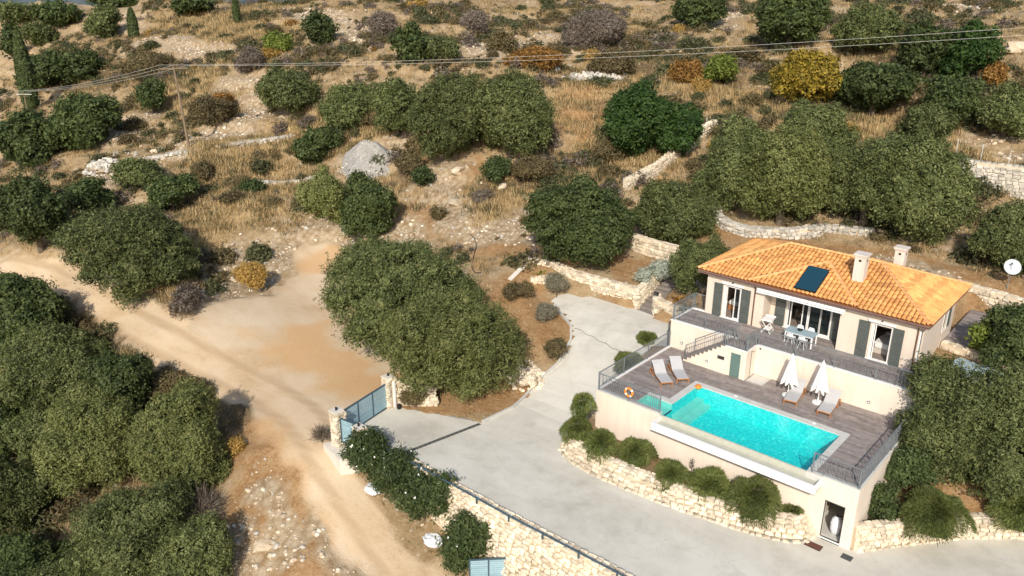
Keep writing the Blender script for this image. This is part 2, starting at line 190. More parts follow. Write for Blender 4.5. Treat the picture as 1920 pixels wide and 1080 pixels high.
PLANTER = [(-.74, -1.97), (-.45, -2.5), (.31, -2.85), (2.09, -3.05), (3.86, -3.0), (5.64, -2.85), (7.26, -2.6), (8.87, -2.3), (10.37, -2.0), (11.81, -1.5), (12.6, -1.0), (12.75, -.2)]
PLANTER_TOP = [(-.45, -1.3), (-.25, -2.0), (.45, -2.35), (2.09, -2.5), (3.86, -2.45), (5.64, -2.3), (7.26, -2.05), (8.87, -1.75), (10.37, -1.4), (11.7, -.95), (12.3, -.5), (12.4, -.02)]
GARDENW = [(14.62, .15), (16.35, 2.39), (18.1, 4.6), (19.96, 6.3), (22.5, 8.2), (28, 11.5)]
DRIVE = DRIVE_EDGE + [(-11.1, -7.0), (-10.75, -8.9), (-8.7, WALL_Y-.05), (-5, WALL_Y), (7.6, WALL_Y+.15), (32, WALL_Y+.3), (32, 14)] + GARDENW[::-1] + [(14.3, .0), (12.75, -.05), (12.75, -.2)] + PLANTER[::-1][1:] + [(-.9, 0), (-1.1, 3), (-1.3, 6), (-1.2, 7.74), (-.02, 7.9), (-.02, 10.6)]
def grid_noise(x, y, s, seed=0.0):
    f = np.empty(np.size(x)); xr, yr = np.ravel(x)/s, np.ravel(y)/s
    for i in range(len(f)): f[i] = noise.noise((xr[i], yr[i], seed))
    return f.reshape(np.shape(x))
def value_noise(x, y, s, seed):
    """cheap vectorised value noise, -1..1"""
    X = np.asarray(x)/s; Y = np.asarray(y)/s; xi = np.floor(X).astype(np.int64); yi = np.floor(Y).astype(np.int64)
    fx = X-xi; fy = Y-yi; fx = fx*fx*(3-2*fx); fy = fy*fy*(3-2*fy)
    def h(a, b):
        v = (a*374761393+b*668265263+seed*1442695041) & 0xffffffff
        v = ((v ^ (v >> 13))*1274126177) & 0xffffffff
        return ((v ^ (v >> 16)) & 0xffff)/32767.5-1
    return (h(xi, yi)*(1-fx)+h(xi+1, yi)*fx)*(1-fy)+(h(xi, yi+1)*(1-fx)+h(xi+1, yi+1)*fx)*fy
def paint_weight(ch, x, y):
    w = np.zeros(np.shape(x)); x = np.asarray(x, float); y = np.asarray(y, float)
    k = .5 if ch == 'road' else 1.0
    x, y = (x+k*(2.2*value_noise(x, y, 5.0, 101)+1.0*value_noise(x, y, 1.9, 103)+.5*value_noise(x, y, .8, 107)),
            y+k*(2.2*value_noise(x, y, 5.0, 111)+1.0*value_noise(x, y, 1.9, 113)+.5*value_noise(x, y, .8, 117)))
    for c, r, pts in PAINT:
        if c == ch:
            d = seg_dist(x, y, pts if len(pts) > 1 else pts*2)
            w = np.maximum(w, 1-(sst(.55*r, 1.5*r, d) if ch == 'road' else sst(.2*r, 1.9*r, d)))
    return w
def ground_height(x, y, smooth_mask=None):
    x = np.asarray(x, float); y = np.asarray(y, float)
    z = base_height(x, y)
    road = paint_weight('road', x, y) if smooth_mask is None else smooth_mask
    dd = seg_dist(x, y, DRIVE, True); ins = in_poly(x, y, DRIVE)
    wild = (1-np.clip(road*1.3, 0, 1))*sst(1.0, 7.0, dd)*(~ins)
    house = ((x > -6) & (x < 19) & (y > -2) & (y < 24)); wild = wild*np.where(house, .15, 1)
    z = z+wild*(.62*value_noise(x, y, 7.5, 3)+.30*value_noise(x, y, 3.1, 5)+.16*value_noise(x, y, 1.4, 9)+.07*value_noise(x, y, .7, 12))
    # natural stone terraces on the far slope
    far = sst(30, 55, np.hypot(x-5, y+5))*(1-np.clip(road*1.5, 0, 1))
    k = 1.5; t = z/k; fr = t-np.floor(t); zt = k*(np.floor(t)+sst(.30, .75, fr)); z = z+(zt-z)*.55*far
    D = drive_height(x, y)
    up_side = (y > WALL_Y+.3)
    z = np.where(up_side & ~ins & (dd < 2.2) & (x < 0) & (y < 10.9), z+(D+.04-z)*(1-sst(.2, 2.2, dd)), z)
    z = np.where(ins, np.minimum(z, np.where(up_side & (x < 0), D-.02, D-.25)), z)
    z = np.where(ins & (dd > .55), D-.5, z)
    # planter bed in front of the pool wall
    bed = in_poly(x, y, PLANTER_TOP+[(12.4, .3), (-.1, .3)])
    z = np.where(bed, -2.38-.05*np.clip(x, 0, 12)**.5-.10*sst(0, 2.5, -y), z)
    bed2 = in_poly(x, y, [(-.74, -1.97), (-1.0, 0), (-1.2, 3), (-1.35, 6), (-1.25, 7.74), (.1, 7.74), (.1, -1)])
    z = np.where(bed2, np.maximum(-2.4+sst(-2, 8, y)*2.0, D+.15), z)
    # under the buildings
    z = np.where((x > .25) & (x < 14.3) & (y > .2) & (y < 9.5), -4.2, z)
    z = np.where((x > .3) & (x < 13.2) & (y >= 9.5) & (y < 17.3), np.minimum(z, .4), z)
    z = np.where((x > -.2) & (x < .3) & (y > 7.9) & (y < 10.2), np.minimum(z, .2), z)
    z = np.where((x > 13.0) & (x < 17.6) & (y > 15.2) & (y < 22.3), np.minimum(z, 1.2), z)
    st_ = .06+1.85*np.clip((y-11.55)/5.6, 0, 1)
    z = np.where((x > -5.0) & (x < -3.5) & (y > 11.0) & (y < 17.4), np.minimum(z, st_-.35), z)
    # behind the retaining walls: garden level right of the garage
    return z
def gz(x, y): return float(ground_height(np.array([x]), np.array([y]))[0])
# ------------------------------------------------------------------ materials
M = {}
def nodes(name, rough=.8):
    m = bpy.data.materials.new(name); m.use_nodes = True; nt = m.node_tree; b = nt.nodes['Principled BSDF']
    b.inputs['Roughness'].default_value = rough; b.inputs['Specular IOR Level'].default_value = .25
    M[name] = m; return m, nt, b
def N(nt, t, **k):
    n = nt.nodes.new(t)
    for a, v in k.items():
        if a.startswith('_'): n.inputs[a[1:].replace('_', ' ')].default_value = v
        else: setattr(n, a, v)
    return n
def ramp(nt, fac, stops):
    r = N(nt, 'ShaderNodeValToRGB'); e = r.color_ramp.elements
    while len(e) < len(stops): e.new(.5)
    for i, (p, c) in enumerate(stops):
        e[i].position = p; e[i].color = (*c, 1) if len(c) == 3 else c
    nt.links.new(fac, r.inputs[0]); return r.outputs[0]
def mixc(nt, a, b, f, mode='MIX'):
    n = N(nt, 'ShaderNodeMix', data_type='RGBA', blend_type=mode)
    for s, v in ((6, a), (7, b)):
        if isinstance(v, (tuple, list)): n.inputs[s].default_value = (*v, 1)
        else: nt.links.new(v, n.inputs[s])
    if isinstance(f, (int, float)): n.inputs[0].default_value = f
    else: nt.links.new(f, n.inputs[0])
    return n.outputs[2]
def math_n(nt, op, a, b=None, c=None):
    n = N(nt, 'ShaderNodeMath', operation=op)
    for i, v in enumerate((a, b, c)):
        if v is None: continue
        if isinstance(v, (int, float)): n.inputs[i].default_value = v
        else: nt.links.new(v, n.inputs[i])
    return n.outputs[0]
def tex_noise(nt, vec, scale, detail=4, rough=.55, dist=0.0):
    n = N(nt, 'ShaderNodeTexNoise', _Scale=scale, _Detail=detail, _Roughness=rough, _Distortion=dist)
    if vec is not None: nt.links.new(vec, n.inputs['Vector'])
    return n.outputs['Fac']
def bump(nt, b, h, strength=.4, dist=.05):
    n = N(nt, 'ShaderNodeBump', _Strength=strength, _Distance=dist); nt.links.new(h, n.inputs['Height']); nt.links.new(n.outputs[0], b.inputs['Normal'])
def geo_pos(nt): return N(nt, 'ShaderNodeNewGeometry').outputs['Position']
def surf(name, c1, c2, scale=2.0, rough=.8, bs=.2, bd=.02, fine=30, rand=.0, spec=.25, metal=0, island=0.0):
    m, nt, b = nodes(name, rough); p = geo_pos(nt)
    n1 = tex_noise(nt, p, scale, 5, .6); n2 = tex_noise(nt, p, fine, 3, .6)
    f = math_n(nt, 'MULTIPLY_ADD', n2, .5, math_n(nt, 'MULTIPLY', n1, .75))
    col = ramp(nt, f, [(.42, c1), (.82, c2)])
    if name.startswith(('stucco', 'chimney')):
        mp = N(nt, 'ShaderNodeMapping'); mp.inputs['Scale'].default_value = (3.0, 3.0, .22); nt.links.new(p, mp.inputs[0])
        stn = ramp(nt, tex_noise(nt, mp.outputs[0], 1.0, 4, .6), [(.40, (.86, .84, .81)), (.62, (1, 1, 1))]); col = mixc(nt, col, stn, .42, 'MULTIPLY')
    if name == 'roof_tile':
        pt = ramp(nt, tex_noise(nt, p, .9, 6, .7), [(.36, (.66, .60, .58)), (.52, (1, 1, 1))]); col = mixc(nt, col, pt, .4, 'MULTIPLY')
    if rand:
        oi = N(nt, 'ShaderNodeObjectInfo').outputs['Random']
        k = math_n(nt, 'MULTIPLY_ADD', oi, rand*2, 1-rand)
        col = mixc(nt, col, N_rgb(nt, k), 1.0, 'MULTIPLY')
    if island:
        oi = N(nt, 'ShaderNodeNewGeometry').outputs['Random Per Island']
        k = math_n(nt, 'MULTIPLY_ADD', oi, island*2, 1-island)
        col = mixc(nt, col, N_rgb(nt, k), 1.0, 'MULTIPLY')
    nt.links.new(col, b.inputs['Base Color']); b.inputs['Specular IOR Level'].default_value = spec; b.inputs['Metallic'].default_value = metal
    if bs: bump(nt, b, n2, bs, bd)
    return m
def N_rgb(nt, v):
    n = N(nt, 'ShaderNodeCombineColor')
    for i in range(3): nt.links.new(v, n.inputs[i])
    return n.outputs[0]
surf('stucco', (.72, .61, .505), (.80, .695, .585), .6, .9, .15, .01, 40)
surf('stucco_house', (.655, .555, .46), (.735, .63, .53), .8, .9, .15, .01, 40)
surf('white_paint', (.76, .74, .70), (.84, .82, .79), 1.0, .5, .05, .005, 40)
surf('white_plastic', (.72, .74, .74), (.80, .82, .82), 1.0, .35, 0)
surf('canvas_white', (.74, .71, .65), (.82, .79, .74), 3, .9, .2, .02, 25)
surf('sling_grey', (.42, .41, .41), (.50, .49, .48), 3, .85, .2, .005, 60)
surf('teak', (.30, .125, .045), (.46, .21, .085), 5, .6, .2, .01, 50)
surf('shutter_green', (.085, .10, .092), (.115, .13, .12), 2, .5, .1, .01, 60)
surf('door_green', (.10, .16, .145), (.13, .20, .18), 2, .5, .1, .01, 60)
surf('rail_metal', (.14, .155, .165), (.21, .23, .24), 3, .45, 0, spec=.5)
surf('rail_dark', (.045, .052, .058), (.075, .085, .09), 3, .45, 0, spec=.5)
surf('gate_frame', (.045, .08, .10), (.06, .10, .125), 2, .45, 0, spec=.4)
surf('gate_slat', (.27, .42, .49), (.34, .50, .57), 2, .45, 0, spec=.4, rand=.08)
surf('copper_pipe', (.10, .055, .035), (.16, .09, .06), 2, .5, 0)
surf('soffit', (.16, .10, .085), (.21, .14, .12), 2, .8, .1)
surf('plank', (.19, .16, .145), (.335, .29, .265), 3.5, .75, .3, .006, 22, rand=.20)
surf('coping', (.50, .49, .45), (.60, .585, .54), 2, .7, .1, .01, 30, rand=.05)
surf('concrete', (.46, .45, .41), (.56, .545, .50), .35, .9, .12, .01, 14)
surf('tray_tile', (.36, .345, .32), (.44, .42, .39), 2, .6, .1)
surf('mortar', (.54, .44, .31), (.68, .58, .44), 2, .95, .5, .03, 18)
surf('stone_cream', (.48, .39, .27), (.76, .67, .53), 2.8, .9, .6, .03, 16, rand=.27, island=.27)
surf('stone_grey', (.34, .31, .26), (.62, .58, .50), 2.2, .92, .5, .03, 14, rand=.28, island=.28)
surf('wall_cap', (.58, .53, .45), (.70, .65, .57), 2, .9, .2)
surf('gravel', (.24, .225, .20), (.42, .395, .36), 3, .95, .8, .08, 9)
surf('rock', (.37, .29, .195), (.60, .495, .37), 1.3, .95, .6, .05, 9, rand=.2, island=.2)
surf('roof_tile', (.58, .25, .075), (.86, .46, .165), 1.6, .85, .3, .02, 14, rand=.10, island=.22)
surf('roof_base', (.22, .07, .02), (.30, .10, .03), 2, .9, .2)
surf('ridge_tile', (.66, .31, .11), (.82, .45, .20), 2.5, .85, .3, .02, 14, rand=.10)
surf('chimney_white', (.62, .55, .48), (.70, .63, .56), 2, .9, .1)
surf('black', (.012, .012, .012), (.02, .02, .02), 2, .6, 0)
surf('interior', (.50, .44, .38), (.55, .49, .43), 2, .9, 0)
surf('interior_floor', (.22, .18, .15), (.30, .25, .21), 3, .5, 0)
surf('bed_white', (.72, .71, .69), (.78, .77, .75), 5, .9, .3, .03, 8)
surf('bed_grey', (.20, .20, .21), (.25, .25, .26), 5, .9, .3, .03, 8)
surf('wood_pole', (.17, .12, .075), (.25, .185, .12), 3, .9, .3, .02, 30)
surf('cable', (.55, .53, .48), (.62, .60, .55), 3, .5, 0)
surf('dish', (.50, .54, .54), (.56, .60, .60), 3, .4, 0)
surf('bark', (.10, .075, .05), (.17, .135, .10), 3, .95, .6, .04, 15)
surf('orange_ring', (.80, .22, .03), (.85, .28, .05), 3, .5, 0)
surf('mat_red', (.11, .045, .03), (.15, .07, .05), 8, .95, .3, .01, 60)
surf('grate', (.07, .07, .065), (.11, .11, .10), 8, .7, .3, .01, 60)
surf('tank_blue', (.30, .40, .43), (.36, .46, .50), 2, .5, 0)
surf('bag_white', (.62, .64, .66), (.74, .76, .78), 8, .6, .5, .06, 9)
surf('hose', (.03, .028, .025), (.04, .038, .035), 3, .7, 0)
surf('steps_wood', (.17, .145, .125), (.27, .235, .21), 3.5, .8, .3, .006, 22, rand=.15)
surf('pot_red', (.30, .05, .03), (.38, .08, .05), 3, .6, 0)
# glass
m, nt, b = nodes('glass'); b.inputs['Base Color'].default_value = (.02, .03, .035, 1); b.inputs['Roughness'].default_value = .03; b.inputs['Specular IOR Level'].default_value = .9
tr = N(nt, 'ShaderNodeBsdfTransparent'); tr.inputs[0].default_value = (.75, .82, .82, 1); mx = N(nt, 'ShaderNodeMixShader'); fr = N(nt, 'ShaderNodeFresnel', _IOR=1.5)
front = math_n(nt, 'SUBTRACT', 1.0, N(nt, 'ShaderNodeNewGeometry').outputs['Backfacing']); k = math_n(nt, 'MULTIPLY', math_n(nt, 'MULTIPLY_ADD', fr.outputs[0], 1.2, .30), front)
nt.links.new(k, mx.inputs[0]); nt.links.new(tr.outputs[0], mx.inputs[1]); nt.links.new(b.outputs[0], mx.inputs[2]); nt.links.new(mx.outputs[0], nt.nodes['Material Output'].inputs[0])
# solar panel
m, nt, b = nodes('solar_glass', .12); b.inputs['Base Color'].default_value = (.012, .05, .075, 1); b.inputs['Specular IOR Level'].default_value = .6
# water: tinted transparent body with a reflecting rippled skin
m, nt, b = nodes('pool_water', .04); p = geo_pos(nt)
gl = N(nt, 'ShaderNodeBsdfGlossy'); gl.inputs['Roughness'].default_value = .03; gl.inputs[0].default_value = (1, 1, 1, 1)
tr = N(nt, 'ShaderNodeBsdfTransparent'); tr.inputs[0].default_value = (.62, 1.0, .985, 1)
fr = N(nt, 'ShaderNodeFresnel', _IOR=1.33); mx = N(nt, 'ShaderNodeMixShader')
h = math_n(nt, 'ADD', tex_noise(nt, p, 3.0, 3, .5, .6), math_n(nt, 'MULTIPLY', tex_noise(nt, p, 11, 3, .6), .4))
bn = N(nt, 'ShaderNodeBump', _Strength=.35, _Distance=.05); nt.links.new(h, bn.inputs['Height']); nt.links.new(bn.outputs[0], gl.inputs['Normal']); nt.links.new(bn.outputs[0], fr.inputs['Normal'])
front = math_n(nt, 'SUBTRACT', 1.0, N(nt, 'ShaderNodeNewGeometry').outputs['Backfacing']); nt.links.new(math_n(nt, 'MULTIPLY', fr.outputs[0], front), mx.inputs[0]); nt.links.new(tr.outputs[0], mx.inputs[1]); nt.links.new(gl.outputs[0], mx.inputs[2]); nt.links.new(mx.outputs[0], nt.nodes['Material Output'].inputs[0])
# mosaic lining of the pool
m, nt, b = nodes('pool_mosaic', .35); p = geo_pos(nt)
vo = N(nt, 'ShaderNodeTexVoronoi', _Scale=11.0); nt.links.new(p, vo.inputs['Vector'])
sep = N(nt, 'ShaderNodeSeparateColor'); nt.links.new(vo.outputs['Color'], sep.inputs[0])
c1 = ramp(nt, sep.outputs[0], [(.0, (.0, .47, .50)), (.55, (.02, .585, .60)), (.90, (.06, .70, .64)), (.985, (.22, .80, .74))])
n1 = tex_noise(nt, p, .8, 3, .5)
c2 = mixc(nt, c1, (.005, .52, .54), ramp(nt, n1, [(.35, (0, 0, 0)), (.75, (.5, .5, .5))]))
nt.links.new(c2, b.inputs['Base Color'])
surf('pool_shelf', (.28, .50, .44), (.36, .60, .53), 3, .4, 0, fine=24)
surf('weir_tile', (.42, .42, .34), (.54, .53, .44), 3, .6, .1, .01, 24)
# far hillside: distance haze put into the scrub colour as blue-grey
surf('far_scrub_hazed', (.035, .055, .065), (.13, .155, .16), .03, 1, 0, fine=.35)
# foliage
def leafmat(name, dark, mid, light, tr=.22, warm=None):
    m = bpy.data.materials.new(name); m.use_nodes = True; nt = m.node_tree; M[name] = m
    for n in list(nt.nodes): nt.nodes.remove(n)
    g = N(nt, 'ShaderNodeNewGeometry'); p = g.outputs['Position']; ri = g.outputs['Random Per Island']
    n1 = tex_noise(nt, p, .55, 3, .6); n2 = tex_noise(nt, p, 2.6, 3, .6)
    f = math_n(nt, 'ADD', math_n(nt, 'MULTIPLY', ri, .38), math_n(nt, 'ADD', math_n(nt, 'MULTIPLY', n1, .45), math_n(nt, 'MULTIPLY', n2, .40)))
    col = ramp(nt, f, [(.38, dark), (.62, mid), (.86, light)])
    oi = N(nt, 'ShaderNodeObjectInfo').outputs['Random']
    col = mixc(nt, col, N_rgb(nt, math_n(nt, 'MULTIPLY_ADD', oi, .3, .85)), 1.0, 'MULTIPLY')
    d = N(nt, 'ShaderNodeBsdfPrincipled'); d.inputs['Roughness'].default_value = .6; d.inputs['Specular IOR Level'].default_value = .25; nt.links.new(col, d.inputs['Base Color'])
    t = N(nt, 'ShaderNodeBsdfTranslucent'); nt.links.new(mixc(nt, col, (1.0, 1.1, .5), 1.0, 'MULTIPLY'), t.inputs[0])
    mx = N(nt, 'ShaderNodeMixShader'); mx.inputs[0].default_value = tr; o = N(nt, 'ShaderNodeOutputMaterial')
    nt.links.new(d.outputs[0], mx.inputs[1]); nt.links.new(t.outputs[0], mx.inputs[2]); nt.links.new(mx.outputs[0], o.inputs[0])
    return m
leafmat('leaf_olive', (.046, .062, .020), (.112, .134, .043), (.225, .238, .092))
leafmat('leaf_olive_bright', (.075, .092, .024), (.155, .172, .052), (.27, .275, .105))
leafmat('leaf_oak', (.030, .048, .015), (.068, .094, .028), (.125, .15, .05))
leafmat('leaf_carob', (.018, .045, .010), (.040, .082, .016), (.075, .125, .028))
leafmat('leaf_yellow', (.14, .12, .02), (.32, .23, .03), (.50, .36, .05))
leafmat('leaf_lime', (.08, .12, .02), (.16, .20, .035), (.26, .30, .06))
leafmat('leaf_rosemary', (.06, .08, .02), (.13, .155, .04), (.22, .235, .08))
leafmat('leaf_oleander', (.035, .055, .018), (.065, .095, .03), (.11, .14, .05))
leafmat('leaf_silver', (.26, .29, .24), (.38, .41, .34), (.50, .52, .45))
leafmat('leaf_lavender', (.14, .13, .085), (.22, .20, .14), (.32, .29, .21))
leafmat('leaf_scrub', (.085, .070, .032), (.145, .115, .055), (.24, .18, .085))
leafmat('leaf_green_scrub', (.055, .060, .026), (.095, .10, .045), (.15, .15, .07))
leafmat('leaf_rust', (.15, .075, .02), (.27, .14, .035), (.40, .22, .06))
leafmat('leaf_gold', (.24, .15, .04), (.40, .25, .07), (.55, .36, .11))
leafmat('leaf_grey', (.11, .085, .065), (.19, .15, .12), (.30, .25, .20))
leafmat('straw', (.32, .21, .09), (.50, .35, .17), (.68, .51, .28), .15)
surf('flower', (.75, .72, .66), (.85, .82, .76), 3, .8, 0)
# ground
def groundmat():
    m, nt, b = nodes('ground', .95); p = geo_pos(nt); b.inputs['Specular IOR Level'].default_value = .1
    def attr(n): return N(nt, 'ShaderNodeAttribute', attribute_name=n).outputs['Fac']
    big = tex_noise(nt, p, .16, 5, .65); mid = tex_noise(nt, p, .9, 5, .65); fine = tex_noise(nt, p, 5.5, 5, .7); vf = tex_noise(nt, p, 22, 3, .7)
    f = math_n(nt, 'ADD', math_n(nt, 'MULTIPLY', big, .45), math_n(nt, 'ADD', math_n(nt, 'MULTIPLY', mid, .35), math_n(nt, 'MULTIPLY', fine, .25)))
    base = ramp(nt, f, [(.36, (.19, .135, .075)), (.46, (.345, .24, .128)), (.55, (.47, .34, .195)), (.66, (.58, .45, .30))])
    vo = N(nt, 'ShaderNodeTexVoronoi', _Scale=3.2); nt.links.new(p, vo.inputs['Vector'])
    speck = math_n(nt, 'MULTIPLY', math_n(nt, 'LESS_THAN', vo.outputs['Distance'], .27), ramp(nt, mid, [(.45, (0, 0, 0)), (.6, (1, 1, 1))]))
    base = mixc(nt, base, (.62, .56, .46), math_n(nt, 'MULTIPLY', speck, .7))
    def msk(a, soft=.2, amp=.7, src=None):
        s = math_n(nt, 'ADD', a, math_n(nt, 'MULTIPLY', math_n(nt, 'SUBTRACT', src or mid, .5), amp))
        s = math_n(nt, 'ADD', s, math_n(nt, 'MULTIPLY', math_n(nt, 'SUBTRACT', fine, .5), amp*.7))
        return ramp(nt, s, [(.5-soft, (0, 0, 0)), (.5+soft, (1, 1, 1))])
    grass = ramp(nt, math_n(nt, 'ADD', math_n(nt, 'MULTIPLY', fine, .5), math_n(nt, 'MULTIPLY', vf, .5)), [(.36, (.30, .20, .09)), (.60, (.52, .38, .20))])
    c = mixc(nt, base, grass, msk(attr('grass')))
    scr = ramp(nt, fine, [(.35, (.09, .07, .035)), (.65, (.26, .18, .10))])
    c = mixc(nt, c, scr, msk(attr('scrub'), .18, .8))
    org = ramp(nt, math_n(nt, 'ADD', math_n(nt, 'MULTIPLY', fine, .6), math_n(nt, 'MULTIPLY', mid, .4)), [(.36, (.27, .145, .065)), (.50, (.42, .25, .115)), (.68, (.57, .41, .24))])
    c = mixc(nt, c, org, msk(attr('orange'), .2, .55))
    vo2 = N(nt, 'ShaderNodeTexVoronoi', _Scale=2.0, _Randomness=1.0); nt.links.new(p, vo2.inputs['Vector'])
    rk = ramp(nt, math_n(nt, 'ADD', math_n(nt, 'MULTIPLY', vo2.outputs['Distance'], .5), math_n(nt, 'MULTIPLY', fine, .6)), [(.28, (.60, .50, .365)), (.50, (.50, .385, .25)), (.72, (.34, .235, .13))])
    c = mixc(nt, c, rk, msk(attr('rock'), .22, .7))
    st = N(nt, 'ShaderNodeMapping'); st.inputs['Scale'].default_value = (.35, .6, 1); st.inputs['Rotation'].default_value = (0, 0, .25); nt.links.new(p, st.inputs[0])
    tr = tex_noise(nt, st.outputs[0], .5, 6, .6, .25)
    rd = ramp(nt, math_n(nt, 'ADD', math_n(nt, 'MULTIPLY', tr, .7), math_n(nt, 'MULTIPLY', fine, .3)), [(.36, (.46, .32, .185)), (.47, (.56, .42, .27)), (.60, (.63, .505, .355))])
    rd = mixc(nt, rd, (.58, .35, .16), math_n(nt, 'MULTIPLY', msk(attr('orange'), .3, .7), .75))
    rd = mixc(nt, rd, (.42, .295, .175), math_n(nt, 'MULTIPLY', msk(attr('rut'), .22, .8, tr), .7))
    rgv = ramp(nt, fine, [(.52, (0, 0, 0)), (.70, (1, 1, 1))]); rd = mixc(nt, rd, (.40, .30, .19), math_n(nt, 'MULTIPLY', rgv, .45))
    c = mixc(nt, c, rd, msk(attr('road'), .16, .6))
    nt.links.new(c, b.inputs['Base Color'])
    h = math_n(nt, 'ADD', math_n(nt, 'MULTIPLY', fine, .6), math_n(nt, 'MULTIPLY', vf, .3))
    rough_h = math_n(nt, 'MULTIPLY', h, math_n(nt, 'SUBTRACT', 1.0, math_n(nt, 'MULTIPLY', attr('road'), .8)))
    bump(nt, b, rough_h, .9, .22)
groundmat()
# concrete of the drive: broad stains and darker streaks
m, nt, b = nodes('drive_concrete', .85); p = geo_pos(nt)
a = tex_noise(nt, p, .22, 5, .6, .6); c_ = tex_noise(nt, p, 1.1, 5, .65); d_ = tex_noise(nt, p, 30, 2, .6)
f = math_n(nt, 'ADD', math_n(nt, 'MULTIPLY', a, .6), math_n(nt, 'ADD', math_n(nt, 'MULTIPLY', c_, .3), math_n(nt, 'MULTIPLY', d_, .1)))
nt.links.new(ramp(nt, f, [(.34, (.44, .41, .345)), (.45, (.55, .52, .445)), (.55, (.61, .58, .505)), (.70, (.66, .63, .56))]), b.inputs['Base Color']); bump(nt, b, d_, .1, .01)
cc = b.inputs['Base Color'].links[0].from_socket
vo = N(nt, 'ShaderNodeTexVoronoi', feature='DISTANCE_TO_EDGE', _Scale=.23); wv = N(nt, 'ShaderNodeVectorMath', operation='ADD'); nz = N(nt, 'ShaderNodeTexNoise', _Scale=1.2, _Detail=5); nt.links.new(p, nz.inputs['Vector']); nt.links.new(p, wv.inputs[0]); nt.links.new(nz.outputs['Color'], wv.inputs[1]); nt.links.new(wv.outputs[0], vo.inputs['Vector'])
crk = math_n(nt, 'MULTIPLY', math_n(nt, 'LESS_THAN', vo.outputs['Distance'], .0028), ramp(nt, a, [(.45, (0, 0, 0)), (.6, (.28, .28, .28))]))
cc = mixc(nt, cc, (.26, .24, .20), crk)
blt = ramp(nt, tex_noise(nt, p, .75, 6, .68, .5), [(.56, (0, 0, 0)), (.70, (.5, .5, .5))]); cc = mixc(nt, cc, (.40, .37, .31), blt)
mp2 = N(nt, 'ShaderNodeMapping'); mp2.inputs['Scale'].default_value = (.12, 1.1, 1); mp2.inputs['Rotation'].default_value = (0, 0, .2); nt.links.new(p, mp2.inputs[0])
trk = ramp(nt, tex_noise(nt, mp2.outputs[0], 1.0, 4, .6), [(.54, (0, 0, 0)), (.66, (.28, .28, .28))]); cc = mixc(nt, cc, (.46, .44, .39), trk)
nt.links.new(cc, b.inputs['Base Color'])
# ------------------------------------------------------------------ object helpers
COL = scene.collection
def tag(o, label=None, cat=None, group=None, kind=None):
    if label: o['label'] = label
    if cat: o['category'] = cat
    if group: o['group'] = group
    if kind: o['kind'] = kind
    return o
def thing(name, label, cat, loc=(0, 0, 0), rz=0, group=None):
    o = bpy.data.objects.new(name, None); COL.objects.link(o); o.location = loc; o.rotation_euler = (0, 0, rz); o.empty_display_size = .2
    return tag(o, label, cat, group)
def obj(name, me, parent=None, loc=None, rot=None, scl=None):
    o = bpy.data.objects.new(name, me); COL.objects.link(o)
    if parent is not None: o.parent = parent
    if loc is not None: o.location = loc
    if rot is not None: o.rotation_euler = rot
    if scl is not None: o.scale = scl
    return o
def mesh_np(name, v, f, mat, smooth=False):
    """v (n,3), f (m,k) constant k"""
    me = bpy.data.meshes.new(name); v = np.asarray(v, np.float32); f = np.asarray(f, np.int32)
    me.vertices.add(len(v)); me.vertices.foreach_set('co', v.ravel())
    me.loops.add(f.size); me.loops.foreach_set('vertex_index', f.ravel())
    me.polygons.add(len(f)); me.polygons.foreach_set('loop_start', np.arange(0, f.size, f.shape[1], dtype=np.int32))
    me.polygons.foreach_set('loop_total', np.full(len(f), f.shape[1], np.int32))
    if smooth: me.polygons.foreach_set('use_smooth', np.ones(len(f), bool))
    me.update(calc_edges=True)
    if mat: me.materials.append(M[mat] if isinstance(mat, str) else mat)
    return me
